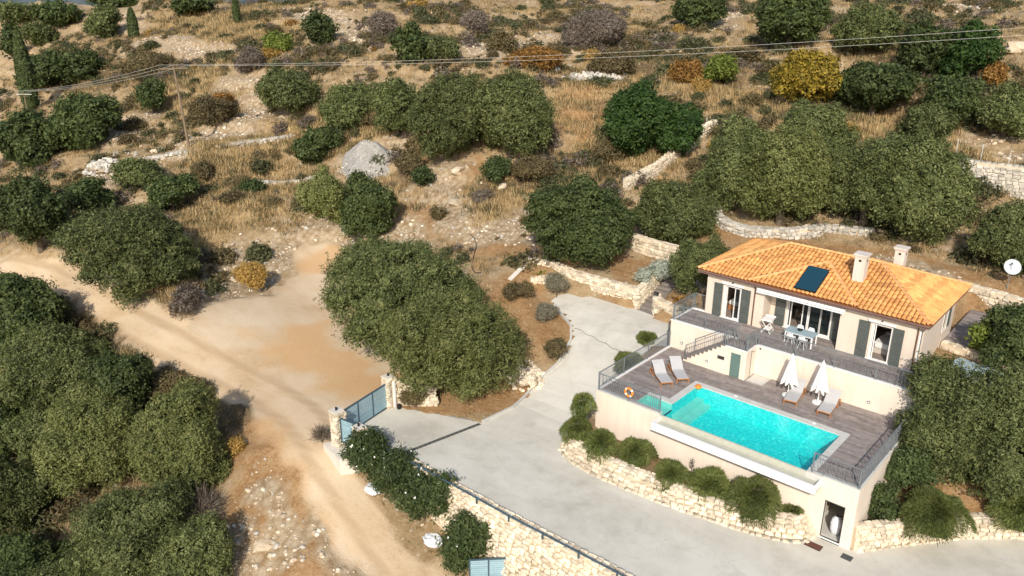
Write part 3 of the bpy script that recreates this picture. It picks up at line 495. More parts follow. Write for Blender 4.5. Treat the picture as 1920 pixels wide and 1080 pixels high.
class MB:
    def __init__(s): s.v = []; s.f = []
    def add(s, vs, fs): k = len(s.v); s.v += [tuple(p) for p in vs]; s.f += [tuple(i+k for i in f) for f in fs]; return s
    def box(s, x0, x1, y0, y1, z0, z1):
        return s.add([(x0, y0, z0), (x1, y0, z0), (x1, y1, z0), (x0, y1, z0), (x0, y0, z1), (x1, y0, z1), (x1, y1, z1), (x0, y1, z1)],
                     [(3, 2, 1, 0), (4, 5, 6, 7), (0, 1, 5, 4), (1, 2, 6, 5), (2, 3, 7, 6), (3, 0, 4, 7)])
    def bar(s, a, b, w, h=None, upv=(0, 0, 1)):
        a = Vector(a); b = Vector(b); h = h or w; d = (b-a)
        if d.length < 1e-6: return s
        d.normalize(); u = Vector(upv)
        if abs(d.dot(u)) > .98: u = Vector((0, 1, 0))
        sx = d.cross(u).normalized(); sy = sx.cross(d)
        q = []
        for p in (a, b):
            for i, j in ((-1, -1), (1, -1), (1, 1), (-1, 1)): q.append(p+sx*(w/2*i)+sy*(h/2*j))
        return s.add(q, [(0, 1, 2, 3), (7, 6, 5, 4), (0, 4, 5, 1), (1, 5, 6, 2), (2, 6, 7, 3), (3, 7, 4, 0)])
    def tube(s, pts, r, n=6, r_end=None):
        pts = [Vector(p) for p in pts]; L = len(pts); vs = []; fs = []
        for i, p in enumerate(pts):
            d = (pts[min(i+1, L-1)]-pts[max(i-1, 0)]).normalized(); u = Vector((0, 0, 1)) if abs(d.z) < .9 else Vector((1, 0, 0))
            a = d.cross(u).normalized(); b = a.cross(d); rr = r if r_end is None else r+(r_end-r)*i/(L-1)
            for k in range(n): t = 2*math.pi*k/n; vs.append(p+a*math.cos(t)*rr+b*math.sin(t)*rr)
        for i in range(L-1):
            for k in range(n): fs.append((i*n+k, i*n+(k+1) % n, (i+1)*n+(k+1) % n, (i+1)*n+k))
        fs.append(tuple(range(n))[::-1]); fs.append(tuple((L-1)*n+k for k in range(n)))
        return s.add(vs, fs)
    def lathe(s, prof, n=12, c=(0, 0, 0), flute=0.0, nf=8):
        vs = []; fs = []; L = len(prof)
        for (r, z) in prof:
            for k in range(n):
                t = 2*math.pi*k/n; rr = r*(1+flute*math.cos(nf*t)); vs.append((c[0]+rr*math.cos(t), c[1]+rr*math.sin(t), c[2]+z))
        for i in range(L-1):
            for k in range(n): fs.append((i*n+k, i*n+(k+1) % n, (i+1)*n+(k+1) % n, (i+1)*n+k))
        if prof[0][0] > 1e-4: fs.append(tuple(range(n))[::-1])
        if prof[-1][0] > 1e-4: fs.append(tuple((L-1)*n+k for k in range(n)))
        return s.add(vs, fs)
    def ngon(s, pts2, z0, z1):
        n = len(pts2); return s.add([(x, y, z0) for x, y in pts2]+[(x, y, z1) for x, y in pts2], [tuple(range(n))[::-1], tuple(range(n, 2*n))]+[(i, (i+1) % n, n+(i+1) % n, n+i) for i in range(n)])
    def mesh(s, name, mat, smooth=False, off=(0, 0, 0)):
        me = bpy.data.meshes.new(name); me.from_pydata([(a-off[0], b-off[1], c-off[2]) for a, b, c in s.v], [], s.f)
        if smooth: me.polygons.foreach_set('use_smooth', [True]*len(me.polygons))
        me.materials.append(M[mat]); me.update(); return me
    def build(s, name, mat, parent=None, smooth=False, bevel=0, world=False):
        off = parent.location if (world and parent is not None) else (0, 0, 0)
        me = s.mesh(name, mat, smooth, off)
        if bevel:
            bm = bmesh.new(); bm.from_mesh(me); bmesh.ops.bevel(bm, geom=list(bm.edges), offset=bevel, segments=1, affect='EDGES'); bm.to_mesh(me); bm.free()
        return obj(name, me, parent)
def copy_tree(o, loc, rz, label=None):
    c = o.copy(); COL.objects.link(c); c.location = loc; c.rotation_euler = (0, 0, rz)
    if label: c['label'] = label
    for ch in o.children:
        d = ch.copy(); COL.objects.link(d); d.parent = c
        for g in ch.children:
            e = g.copy(); COL.objects.link(e); e.parent = d
    return c
# ------------------------------------------------------------------ ground sheets
def ax(a0, a1, f0, f1, fine, coarse):
    L = np.concatenate([np.arange(a0, f0, coarse), np.arange(f0, f1, fine), np.arange(f1, a1+coarse, coarse)]); return L
xs = ax(-330, 160, -72, 32, .42, 3.0); ys = ax(-120, 260, -30, 62, .42, 3.0)
GX, GY = np.meshgrid(xs, ys, indexing='ij')
w_road = paint_weight('road', GX, GY)
GZ = ground_height(GX, GY, w_road)
W = {'road': w_road}
for ch in ('orange', 'rock', 'grass', 'scrub'): W[ch] = paint_weight(ch, GX, GY)
RT = [p_ for c_, r__, p_ in PAINT if c_ == 'road'][:2]; dr_ = np.minimum(seg_dist(GX, GY, RT[0]), seg_dist(GX, GY, RT[1])); W['rut'] = np.exp(-((dr_-.95)/.36)**2)*.9
planted = (GX > -8) & (GX < 22) & (GY > 10) & (GY < 24)
W['orange'] = np.maximum(W['orange'], np.where(planted, .55, 0))
bedm = (GX > -1.2) & (GX < 13) & (GY > -3.2) & (GY < .3); W['orange'] = np.where(bedm, .35, W['orange']); W['scrub'] = np.where(bedm, .5, W['scrub'])
W['road'] = np.where(in_poly(GX, GY, DRIVE), 0, W['road'])
nx, ny = GX.shape
idx = np.arange(nx*ny).reshape(nx, ny)
F = np.stack([idx[:-1, :-1], idx[1:, :-1], idx[1:, 1:], idx[:-1, 1:]], -1).reshape(-1, 4)
V = np.stack([GX, GY, GZ], -1).reshape(-1, 3)
is_road = (w_road.reshape(-1)[F].mean(1) > .5)
def sheet(name, sel):
    f = F[sel]; u, inv = np.unique(f, return_inverse=True)
    me = mesh_np(name, V[u], inv.reshape(-1, 4), 'ground', True)
    for ch, w in W.items():
        a = me.attributes.new(ch, 'FLOAT', 'POINT'); a.data.foreach_set('value', w.reshape(-1)[u].astype(np.float32))
    o = obj(name, me); tag(o, kind='structure'); return o
sheet('hillside_ground', ~is_road); sheet('dirt_road', is_road)
# distant valley and the far mountainside behind it
n = 60; X, Y = np.meshgrid(np.linspace(-1800, 900, n), np.linspace(262, 2400, n), indexing='ij')
def far_h(x, y): 
    d = np.hypot(x+200, y-100); return -45+sst(350, 1500, d)*190+30*value_noise(x, y, 260, 4)+14*value_noise(x, y, 90, 8)
Xa, Ya = np.meshgrid(np.linspace(-2600, -333, n), np.linspace(-700, 2400, n), indexing='ij')
for nm, (XX, YY) in (('far_mountainside', (Xa, Ya)), ('far_valley', (X, Y))):
    I = np.arange(n*n).reshape(n, n); ff = np.stack([I[:-1, :-1], I[1:, :-1], I[1:, 1:], I[:-1, 1:]], -1).reshape(-1, 4)
    vv = np.stack([XX, YY, far_h(XX, YY)], -1).reshape(-1, 3)
    tag(obj(nm, mesh_np(nm, vv, ff, 'far_scrub_hazed', True)), kind='structure')
# driveway slab
bm = bmesh.new(); vs_ = [bm.verts.new((x, y, 0)) for x, y in DRIVE]; bm.faces.new(vs_); bmesh.ops.triangulate(bm, faces=bm.faces[:])
for k in range(-12, 33):
    bmesh.ops.bisect_plane(bm, geom=bm.verts[:]+bm.edges[:]+bm.faces[:], plane_co=(k, 0, 0), plane_no=(1, 0, 0))
for k in range(-9, 14):
    bmesh.ops.bisect_plane(bm, geom=bm.verts[:]+bm.edges[:]+bm.faces[:], plane_co=(0, k, 0), plane_no=(0, 1, 0))
for v in bm.verts: v.co.z = float(drive_height(v.co.x, v.co.y))
ret = bmesh.ops.extrude_face_region(bm, geom=bm.faces[:])
newv = {g for g in ret['geom'] if isinstance(g, bmesh.types.BMVert)}
for v in bm.verts:
    if v not in newv: v.co.z -= .3
bmesh.ops.recalc_face_normals(bm, faces=bm.faces[:])
me = bpy.data.meshes.new('driveway'); bm.to_mesh(me); bm.free(); me.materials.append(M['drive_concrete'])
tag(obj('driveway', me), kind='structure')
def dh(x, y): return float(drive_height(np.array(x, float), np.array(y, float)))
# ------------------------------------------------------------------ stone meshes
def stone_mesh(seed, mat, sub=0):
    r = random.Random(seed); bm = bmesh.new(); bmesh.ops.create_cube(bm, size=1.0)
    for v in bm.verts: v.co = Vector((v.co.x*r.uniform(.82, 1.08), v.co.y, v.co.z*r.uniform(.80, 1.1)))
    bmesh.ops.bevel(bm, geom=list(bm.edges), offset=.13, segments=1, affect='EDGES')
    for v in bm.verts: v.co += Vector((r.uniform(-.05, .05), r.uniform(-.05, .05), r.uniform(-.05, .05)))
    me = bpy.data.meshes.new('stone'); bm.to_mesh(me); bm.free(); me.materials.append(M[mat]); return me
STONES = {m_: [stone_mesh(i, m_) for i in range(7)] for m_ in ('stone_cream', 'stone_grey')}
SN = {}
for k_, L_ in STONES.items():
    SN[k_] = []
    for me in L_:
        bm = bmesh.new(); bm.from_mesh(me); bmesh.ops.triangulate(bm, faces=bm.faces[:])
        SN[k_].append((np.array([v.co[:] for v in bm.verts]), np.array([[v.index for v in f.verts] for f in bm.faces]))); bm.free()
def polyline(pts, step):
    out = []
    for a, b in zip(pts[:-1], pts[1:]):
        L = math.dist(a[:2], b[:2]); n = max(1, int(L/step+.5))
        for i in range(n): t = i/n; out.append([a[k]+(b[k]-a[k])*t for k in range(len(a))])
    out.append(list(pts[-1])); return out
def stone_wall(name, label, pts, thick=.4, s=.30, mat='stone_cream', core='mortar', proud=.03, face=1, both=False, cap=None, limit=300, rough=.0, batter=0.0, tops=True, group=None, cat='wall', irregular=.0):
    """pts: (x, y, z_bottom, z_top); the stones sit on the side to the right of the walking direction (face=1)"""
    t = thing(name, label, cat, (pts[0][0], pts[0][1], pts[0][2]), group=group); o0 = t.location
    P = polyline(pts, .5); n = len(P); nrm = []
    for i in range(n):
        a = P[max(i-1, 0)]; b = P[min(i+1, n-1)]; d = Vector((b[0]-a[0], b[1]-a[1], 0)).normalized(); nrm.append(Vector((d.y, -d.x, 0))*face)
    mb = MB(); vs = []
    for p, nn in zip(P, nrm):
        x, y, zb, zt = p; q = Vector((x, y, 0))
        f0 = q+nn*batter*(zt-zb)
        vs += [(f0.x, f0.y, zb-.5), (x, y, zt), (x-nn.x*thick, y-nn.y*thick, zt), (x-nn.x*thick, y-nn.y*thick, zb-.5)]
    fs = []
    for i in range(n-1):
        for k in range(4): fs.append((i*4+k, i*4+(k+1) % 4, (i+1)*4+(k+1) % 4, (i+1)*4+k))
    fs += [(3, 2, 1, 0), ((n-1)*4, (n-1)*4+1, (n-1)*4+2, (n-1)*4+3)]
    mb.add(vs, fs); mb.build('mortar_core', core, t, world=True)
    # lay the stones course by course
    rr = random.Random(len(label)*7+int(abs(pts[0][0])*10)); placed = []
    cum = [0.0]
    for a, b in zip(P[:-1], P[1:]): cum.append(cum[-1]+math.dist(a[:2], b[:2]))
    L = cum[-1]
    def at(d):
        d = min(max(d, 0), L-1e-6); i = max(0, min(n-2, int(np.searchsorted(cum, d, side='right'))-1)); u = (d-cum[i])/max(cum[i+1]-cum[i], 1e-6)
        p = [P[i][k]+(P[i+1][k]-P[i][k])*u for k in range(4)]; nn = (nrm[i]*(1-u)+nrm[i+1]*u).normalized(); return p, nn
    hmax = max(p[3]-p[2] for p in P); rows = max(1, int(round(hmax/(s*.72)))); rh = hmax/rows
    for sgn in ((1, -1) if both else (1,)):
        for r_ in range(rows):
            d = rr.uniform(0, s)
            while d < L:
                w = s*rr.uniform(.75, 1.6); p, nn = at(d+w/2)
                z = p[2]+rh*(r_+.5)*(1 if irregular else 1)+rr.uniform(-.2, .2)*rh*(.6+irregular)
                h = rh*rr.uniform(.85, 1.15)
                if z+h*.35 < p[3] or (irregular and z < p[3]):
                    frac = (p[3]-z)/max(p[3]-p[2], .01); q = Vector((p[0], p[1], z))
                    if sgn == 1: q += nn*(batter*(p[3]-z)+proud*.5)
                    else: q -= nn*(thick+proud*.3)
                    ang = math.atan2(nn.y, nn.x)+math.pi/2
                    placed.append((q, (rr.uniform(-.12, .12), rr.uniform(-.2, .2)*(1+irregular), ang+rr.uniform(-.1, .1)*(1+2*irregular)), (w*.93, .16+rr.uniform(0, proud), h*.93)))
                d += w
    if tops:
        d = 0
        while d < L:
            w = s*rr.uniform(.8, 1.5); p, nn = at(d+w/2); c = 0
            while c < thick:
                wd = min(s*rr.uniform(.7, 1.2), thick-c+.05); q = Vector((p[0], p[1], p[3]+.0))-nn*(c+wd/2); ang = math.atan2(nn.y, nn.x)+math.pi/2
                placed.append((q, (rr.uniform(-.08, .08), rr.uniform(-.08, .08), ang), (w*.93, wd*.93, .12+rr.uniform(0, .06)))); c += wd
            d += w
    placed.sort(key=lambda a: (a[0].x-CAM[0])**2+(a[0].y-CAM[1])**2)
    for q, rot, sc in placed[:limit]: obj('stone', rr.choice(STONES[mat]), t, q-o0, rot, sc)
    rest = placed[limit:]
    if rest:
        av, af, k = [], [], 0
        for q, rot, sc in rest:
            v, f = rr.choice(SN[mat]); Rm = np.array(Matrix.LocRotScale(q-o0, __import__('mathutils').Euler(rot), Vector(sc)))
            av.append(v@Rm[:3, :3].T+Rm[:3, 3]); af.append(f+k); k += len(v)
        tag(obj('stonework', mesh_np('stonework', np.concatenate(av), np.concatenate(af), mat), t), kind='stuff')
    if cap:
        mb = MB(); vs = []; 
        for p, nn in zip(P, nrm):
            x, y, zb, zt = p; zt += .055
            vs += [(x+nn.x*.05, y+nn.y*.05, zt), (x+nn.x*.05, y+nn.y*.05, zt+.07), (x-nn.x*(thick+.05), y-nn.y*(thick+.05), zt+.07), (x-nn.x*(thick+.05), y-nn.y*(thick+.05), zt)]
        mb.add(vs, fs); mb.build('cap', cap, t, world=True)
    return t
# ------------------------------------------------------------------ railings
BAL = MB().box(-.008, .008, -.008, .008, 0, 1).mesh('baluster', 'rail_metal')
BALD = MB().box(-.008, .008, -.008, .008, 0, 1).mesh('baluster_dark', 'rail_dark')
def curl_mesh(mat):
    mb = MB(); pts = [(.045*math.sin(2*math.pi*t), 0, t) for t in np.linspace(0, 1, 9)]
    mb.tube(pts, .008, 4); return mb.mesh('curved_baluster', mat)
CUR = curl_mesh('rail_metal')
def railing(label, a, b, h=1.0, posts=3, sp=.115, ornate=False, mat='rail_metal', group=None, cat='railing', z_end=None, gap=.10):
    a = Vector(a); b = Vector(b); t = thing('railing', label, cat, a, group=group); d = b-a; L = math.hypot(d.x, d.y)
    MB().bar((0, 0, h), d+Vector((0, 0, h)), .045, .035).build('top_rail', mat, t)
    MB().bar((0, 0, gap), d+Vector((0, 0, gap)), .03, .02).build('bottom_rail', mat, t)
    pm = MB().box(-.024, .024, -.024, .024, -.02, h+.03).mesh('post', mat)
    ps = [i/(posts-1) for i in range(posts)]
    for u in ps: obj('post', pm, t, d*u)
    n = int(L/sp); bal = BALD if mat == 'rail_dark' else BAL
    ang = math.atan2(d.y, d.x)
    for i in range(1, n):
        u = i/n
        if min(abs(u-q)*L for q in ps) < .045: continue
        o = obj('baluster', CUR if (ornate and i % 2) else bal, t, d*u+Vector((0, 0, gap)), (0, 0, ang+(math.pi if i % 4 == 1 else 0)), (1, 1, h-gap))
    return t
# ------------------------------------------------------------------ plank floors
PLK = MB().box(-.5, .5, -.5, .5, -.5, .5).mesh('plank', 'plank'); 
def planks(parent, x0, x1, y0, y1, z, w=.2, L=1.25, holes=(), th=.03, along='x', seed=1, me=None):
    rr = random.Random(seed); rows = int(round((y1-y0)/w)); w = (y1-y0)/rows; cnt = 0; gap = .008
    for r_ in range(rows):
        ya, yb = y0+r_*w, y0+(r_+1)*w; ym = (ya+yb)/2; iv = [(x0, x1)]
        for (hx0, hx1, hy0, hy1) in holes:
            if hy0 < ym < hy1:
                nv = []
                for (p, q) in iv:
                    if hx1 <= p or hx0 >= q: nv.append((p, q)); continue
                    if p < hx0: nv.append((p, hx0))
                    if hx1 < q: nv.append((hx1, q))
                iv = nv
        for (p, q) in iv:
            x = p; first = rr.uniform(.3, 1)*L
            while x < q-1e-3:
                e = min(q, x+first); first = L
                if q-e < .25: e = q
                dz = rr.uniform(-.002, .002)
                o = obj('plank', me or PLK, parent, Vector(((x+e)/2, ym, z-th/2+dz))-parent.location, None, (e-x-gap, w-gap, th)); cnt += 1; x = e
    return cnt
# ------------------------------------------------------------------ pool deck
t = thing('pool_terrace', 'raised pool terrace with cream rendered walls and brown plank deck below the villa', 'terrace', (0, 0, -3.3)); PT = t
mb = MB()
# front wall with garage opening, left wall, right wall
mb.box(0, 4.07, 0, .3, -3.6, -.03); mb.box(4.07, 13.10, 0, .3, -3.6, -.62)
mb.box(12.83, 13.10, 0, .3, -.62, -.03); mb.box(13.10, 14.05, 0, .3, -1.13, -.03); mb.box(14.05, 14.52, 0, .3, -3.6, -.03)
mb.box(0, .3, .3, 7.74, -3.6, -.03); mb.box(14.22, 14.52, .3, 7.74, -3.6, -.03)
mb.build('wall', 'stucco', t, world=True)
mb = MB(); mb.box(4.07, 12.05, .0, .10, -.62, -.06); mb.build('weir_wall', 'weir_tile', t, world=True)
# deck bed (below planks) around the basin
mb = MB()
for b_ in ((.3, 14.22, 4.62, 7.74), (.3, 3.62, 1.78, 4.62), (.3, 2.38, .3, 1.78), (12.42, 14.22, .3, 4.62)): mb.box(b_[0], b_[1], b_[2], b_[3], -.30, -.034)
mb.build('deck_bed', 'mortar', t, world=True)
d = thing('deck_floor', 'brown grey plank floor of the pool deck', 'deck', (0, 0, -.03)); 
planks(d, .14, 14.38, .30, 7.74, 0.0, w=.207, holes=[(2.38, 12.42, -1, 1.78), (3.62, 12.42, 1.7, 4.62), (1.69, 5.65, 6.5, 9), (5.69, 6.78, 6.55, 7.66), (0, 2.38, -1, .30), (12.42, 15, -1, .3)], seed=3)
mb = MB(); mb.box(0, .12, .12, 7.74, -.03, .07); mb.build('side_kerb', 'white_paint', t, world=True)
MB().box(0, 4.07, 0, .30, -.03, .025).build('edge_coping', 'coping', t, world=True); MB().box(12.83, 14.52, 0, .30, -.03, .025).box(14.38, 14.52, .3, 7.74, -.03, .03).build('edge_coping', 'coping', t, world=True)
# shower tray
s_ = thing('shower_tray', 'pale square shower tray set in the deck in the corner beside the storage door', 'shower tray', (6.2, 7.1, -.02))
MB().box(5.70, 6.77, 6.56, 7.65, -.03, .005).build('tray', 'tray_tile', s_, world=True)
MB().box(5.78, 6.69, 6.64, 7.57, .005, .012).build('inner_panel', 'coping', s_, world=True)
MB().tube([(5.72, 7.0, 0), (5.72, 7.0, 1.7)], .012, 6).tube([(5.72, 7.0, 1.7), (5.95, 7.0, 1.75)], .012, 6).build('shower_pipe', 'rail_dark', s_, world=True)
# ------------------------------------------------------------------ swimming pool
t = thing('swimming_pool', 'turquoise infinity pool with pale stone coping on the deck', 'pool', (8, 2, -1.5))
mb = MB()  # basin lining: floor and walls
zf = -1.15
mb.add([(4.0, .1, zf), (12.08, .1, zf), (12.08, 4.18, zf), (4.0, 4.18, zf)], [(0, 1, 2, 3)])
mb.add([(4.0, 4.18, zf), (12.08, 4.18, zf), (12.08, 4.18, -.02), (4.0, 4.18, -.02)], [(0, 1, 2, 3)])
mb.add([(12.08, .1, zf), (12.08, 4.18, zf), (12.08, 4.18, -.02), (12.08, .1, -.02)], [(0, 3, 2, 1)])
mb.add([(4.0, 1.4, zf), (4.0, 4.18, zf), (4.0, 4.18, -.02), (4.0, 1.4, -.02)], [(0, 1, 2, 3)])
mb.add([(4.0, .1, zf), (12.08, .1, zf), (12.08, .1, -.06), (4.0, .1, -.06)], [(3, 2, 1, 0)])
mb.add([(4.0, .1, zf), (4.0, 1.4, zf), (4.0, 1.4, -.35), (4.0, .1, -.35)], [(0, 1, 2, 3)])
mb.build('basin', 'pool_mosaic', t, world=True)
mb = MB(); mb.box(2.40, 4.0, .30, 1.40, -.45, -.35); mb.build('shallow_shelf', 'pool_shelf', t, world=True)
mb = MB(); mb.add([(2.4, .3, -.35), (2.4, 1.4, -.35), (2.4, 1.4, -.0), (2.4, .3, -.0)], [(0, 1, 2, 3)]).add([(2.4, 1.4, -.35), (4, 1.4, -.35), (4, 1.4, 0), (2.4, 1.4, 0)], [(0, 1, 2, 3)]); mb.build('shelf_lining', 'pool_shelf', t, world=True)
mb = MB(); 
for i in range(2): mb.box(4.002, 4.0+.45*(2-i), 1.5, 4.178, zf+.002+i*.22, zf+(i+1)*.22)
mb.build('pool_steps', 'pool_shelf', t, world=True)
mb = MB(); mb.add([(2.42, .12, -.045), (4.0, .06, -.045), (12.08, .06, -.045), (12.08, 4.18, -.045), (4.0, 4.18, -.045), (4.0, 1.4, -.045), (2.42, 1.4, -.045)], [tuple(range(7))])
mb.build('water', 'pool_water', t, world=True)
# coping slabs, one by one
cm = MB().box(-.5, .5, -.5, .5, -.5, .5).mesh('coping_slab', 'coping')
def cop(x0, x1, y0, y1):
    along_x = (x1-x0) > (y1-y0); L = (x1-x0) if along_x else (y1-y0); n_ = max(1, round(L/.6))
    for i in range(n_):
        a, b = i/n_, (i+1)/n_
        if along_x: c = ((x0+(x1-x0)*(a+b)/2, (y0+y1)/2)); s2 = (L/n_-.005, y1-y0)
        else: c = ((x0+x1)/2, y0+(y1-y0)*(a+b)/2); s2 = (x1-x0, L/n_-.005)
        obj('coping_slab', cm, t, Vector((c[0], c[1], .0))-t.location, None, (s2[0], s2[1], .05))
cop(3.62, 12.42, 4.16, 4.60); cop(3.62, 4.02, 1.76, 4.155); cop(12.06, 12.42, .30, 4.155); cop(2.38, 4.02, 1.38, 1.755)
mb = MB(); mb.box(12.05, 12.83, 0.0, .295, -.62, -.02); mb.build('weir_end_block', 'coping', t, world=True)
# overflow trough outside the weir wall
t2 = thing('overflow_trough', 'long white overflow trough hanging below the infinity edge of the pool', 'pool trough', (8.4, -.4, -.6))
MB().box(4.07, 12.83, -.80, -.68, -.60, -.17).build('front_lip', 'white_paint', t2, world=True)
MB().box(4.07, 12.83, -.68, 0, -.60, -.48).build('channel_floor', 'weir_tile', t2, world=True)
MB().box(4.07, 4.17, -.68, 0, -.48, -.17).build('end_cheek', 'white_paint', t2, world=True); MB().box(12.73, 12.83, -.68, 0, -.48, -.17).build('end_cheek', 'white_paint', t2, world=True)
MB().box(4.17, 12.73, -.68, -.003, -.48, -.36).build('channel_bed', 'weir_tile', t2, world=True)
MB().box(4.05, 12.85, -.815, -.80, -.615, -.597).build('shadow_strip', 'black', t2, world=True)  # black strip standing in for the shadow line under the trough
# ------------------------------------------------------------------ garage room behind the low door
g = thing('pump_room', 'pump room behind the tall doorway low in the right end of the pool wall', 'room', (13.5, 1, -3.3))
MB().box(12.6, 14.22, .3, 3.0, -3.3, -3.22).build('floor', 'concrete', g, world=True)
MB().box(12.5, 14.22, 3.0, 3.1, -3.3, -1).box(12.5, 12.6, .3, 3.0, -3.3, -1).build('inner_wall', 'interior', g, world=True)
MB().box(13.08, 14.07, -.02, .02, -3.22, -3.16).build('sill', 'white_paint', g, world=True)
mb = MB(); mb.box(13.10, 13.14, .02, .08, -3.16, -1.13).box(14.01, 14.05, .02, .08, -3.16, -1.13).box(13.14, 14.01, .02, .08, -1.19, -1.13); mb.build('door_frame', 'rail_dark', g, world=True)
ft = thing('filter_tank', 'white pool filter tank standing inside the pump room doorway', 'tank', (13.55, .75, -3.22))
MB().lathe([(.16, 0), (.22, .1), (.26, .3), (.27, .6), (.22, .82), (.10, .93), (0, .95)], 14).build('vessel', 'bag_white', ft, smooth=True)
MB().tube([(0, 0, .9), (0, 0, 1.06)], .05, 8).build('valve', 'black', ft)
MB().tube([(.05, 0, 1.0), (.3, .1, 1.0), (.35, .15, .05)], .03, 6).build('pipe', 'black', ft)
pm = thing('pool_pump', 'dark pool pump on the pump room floor beside the white tank', 'pump', (13.85, 1.15, -3.22))
MB().tube([(-.3, 0, .18), (.1, 0, .18)], .12, 10).build('motor', 'black', pm); MB().box(-.3, .12, -.1, .1, 0, .06).build('foot', 'black', pm); MB().tube([(.1, 0, .18), (.3, 0, .18)], .09, 10).build('pump_head', 'rail_metal', pm)
dm = thing('doormat', 'reddish brown door mat on the drive left of the low doorway', 'mat', (13.15, -.78, dh(13.15, -.78)+.012), rz=.0)
MB().box(-.36, .36, -.2, .2, -.01, .015).build('mat', 'mat_red', dm); MB().box(-.38, .38, -.22, .22, -.011, .005).build('mat_border', 'black', dm)
dg = thing('drain_grate', 'small dark drain grate in the drive right of the low doorway', 'grate', (14.62, -.55, dh(14.62, -.55)+.006), rz=.0)
MB().box(-.24, .24, -.2, .2, -.02, .004).build('grate_frame', 'grate', dg)
for i in range(7): MB().box(-.21, .21, -.17+i*.05, -.15+i*.05, .004, .012).build('grate_bar', 'rail_dark', dg)
# trench drain across the drive
a_, b_ = (-5.9, -3.3), (-6.9, -8.7)
dr = thing('trench_drain', 'dark trench drain running across the driveway from the planting bed to the drive wall', 'drain', (a_[0], a_[1], dh(*a_)))
for i in range(18):
    u0, u1 = i/18, (i+1)/18-.004
    p0 = Vector((a_[0]+(b_[0]-a_[0])*u0, a_[1]+(b_[1]-a_[1])*u0, 0)); p1 = Vector((a_[0]+(b_[0]-a_[0])*u1, a_[1]+(b_[1]-a_[1])*u1, 0))
    p0.z = dh(p0.x, p0.y)+.004; p1.z = dh(p1.x, p1.y)+.004
    MB().bar(p0, p1, .22, .02).build('grating', 'grate', dr, world=True)
cr = thing('drive_joint', 'thin cracked joint line crossing the upper parking bay', 'joint', (-6.6, 7.2, dh(-6.6, 7.2)))
q = [(-7.2+i*.62, 7.45-.15*i+(.12 if i % 2 else 0)) for i in range(10)]
MB().tube([(x, y, dh(x, y)+.004) for x, y in q], .018, 4).build('crack', 'grate', cr, world=True)
# ------------------------------------------------------------------ villa terrace platform and stairs
t = thing('villa_terrace', 'upper terrace platform of the villa with white coping above the pool deck', 'terrace', (0, 7.74, -.3))
mb = MB(); mb.box(0, 14.52, 7.74, 8.0, -3.4, TH-.04); mb.box(0, .26, 8.0, 10.42, -1.2, TH-.04); mb.box(.26, .95, 10.16, 10.42, -.2, TH-.04); mb.box(14.26, 14.52, 8.0, 10.1, -1.5, TH-.04)
mb.build('wall', 'stucco', t, world=True)
MB().box(.26, 14.26, 8.0, 10.16, TH-.34, TH-.036).build('slab', 'mortar', t, world=True)
mb = MB(); mb.box(-.03, 4.44, 7.70, 7.90, TH-.04, TH+.02).box(5.65, 14.55, 7.70, 7.90, TH-.04, TH+.02).box(-.03, .14, 7.90, 10.45, TH-.04, TH+.02).box(.14, .95, 10.30, 10.45, TH-.04, TH+.02).box(14.38, 14.55, 7.9, 10.1, TH-.04, TH+.02)
mb.build('coping', 'white_paint', t, world=True)
tf = thing('terrace_floor', 'brown plank floor of the upper terrace', 'deck', (0, 8, TH))
planks(tf, .14, 14.38, 7.90, 10.17, TH, w=.207, seed=5); planks(tf, 4.74, 9.22, 10.17, 11.30, TH, w=.19, seed=6); planks(tf, 4.32, 5.60, 6.55, 7.90, TH, w=.207, seed=8)
lights = [('small round wall light low on the left part of the terrace wall', .86, 7.70, .47), ('small round wall light at the right end of the terrace wall', 12.16, 7.70, .47), ('round wall light on the stair wall left of the vent', 3.24, 6.46, .45), ('tiny dark lamp under the terrace coping right of the landing', 5.90, 7.68, 1.66)]
for lb, x, y, z in lights:
    l_ = thing('wall_light', lb, 'wall light', (x, y+.03, z), group='round wall lights of the terrace'); k = .6 if 'tiny' in lb else 1
    MB().tube([(0, 0, 0), (0, -.035, 0)], .085*k, 12).build('housing', 'rail_dark', l_); MB().tube([(0, -.034, 0), (0, -.045, 0)], .055*k, 12).build('lens', 'white_plastic' if k == 1 else 'black', l_)
st = thing('terrace_stairs', 'stairs from the pool deck up to the terrace, with a storage box under the landing', 'stairs', (1.69, 6.5, 0))
NS = 10; rs = TH/NS; tr_ = (4.30-1.69)/NS
prof = [(1.69, -.03)]
for i in range(NS): prof += [(1.69+i*tr_, rs*(i+1)-.04), (1.69+(i+1)*tr_, rs*(i+1)-.04)]
prof += [(4.30, -.03)]
def stair_body(y0, y1):
    n_ = len(prof); MB().add([(x, y0, z) for x, z in prof]+[(x, y1, z) for x, z in prof], [tuple(range(n_)), tuple(range(n_, 2*n_))[::-1]]+[(i, n_+i, n_+(i+1) % n_, (i+1) % n_) for i in range(n_)]).build('stair_body', 'stucco', st, world=True)
stair_body(6.50, 7.74)
for i in range(NS): MB().box(1.67+i*tr_-.02, 1.69+(i+1)*tr_, 6.46, 7.735, rs*(i+1)-.04, rs*(i+1)).build('tread', 'steps_wood', st, world=True)
mb = MB(); mb.box(4.30, 4.70, 6.50, 6.66, -.03, TH-.04).box(5.31, 5.65, 6.50, 6.66, -.03, TH-.04).box(4.70, 5.31, 6.50, 6.66, 1.49, TH-.04).box(5.49, 5.65, 6.66, 7.74, -.03, TH-.04).box(4.3, 5.49, 6.66, 7.74, TH-.2, TH-.04)
mb.build('storage_wall', 'stucco', st, world=True)
dd_ = MB().box(4.71, 5.30, 6.53, 6.57, 0, 1.485).build('storage_door', 'door_green', st, world=True)
MB().box(4.77, 4.79, 6.50, 6.53, .72, .84).build('handle', 'rail_metal', st, world=True)
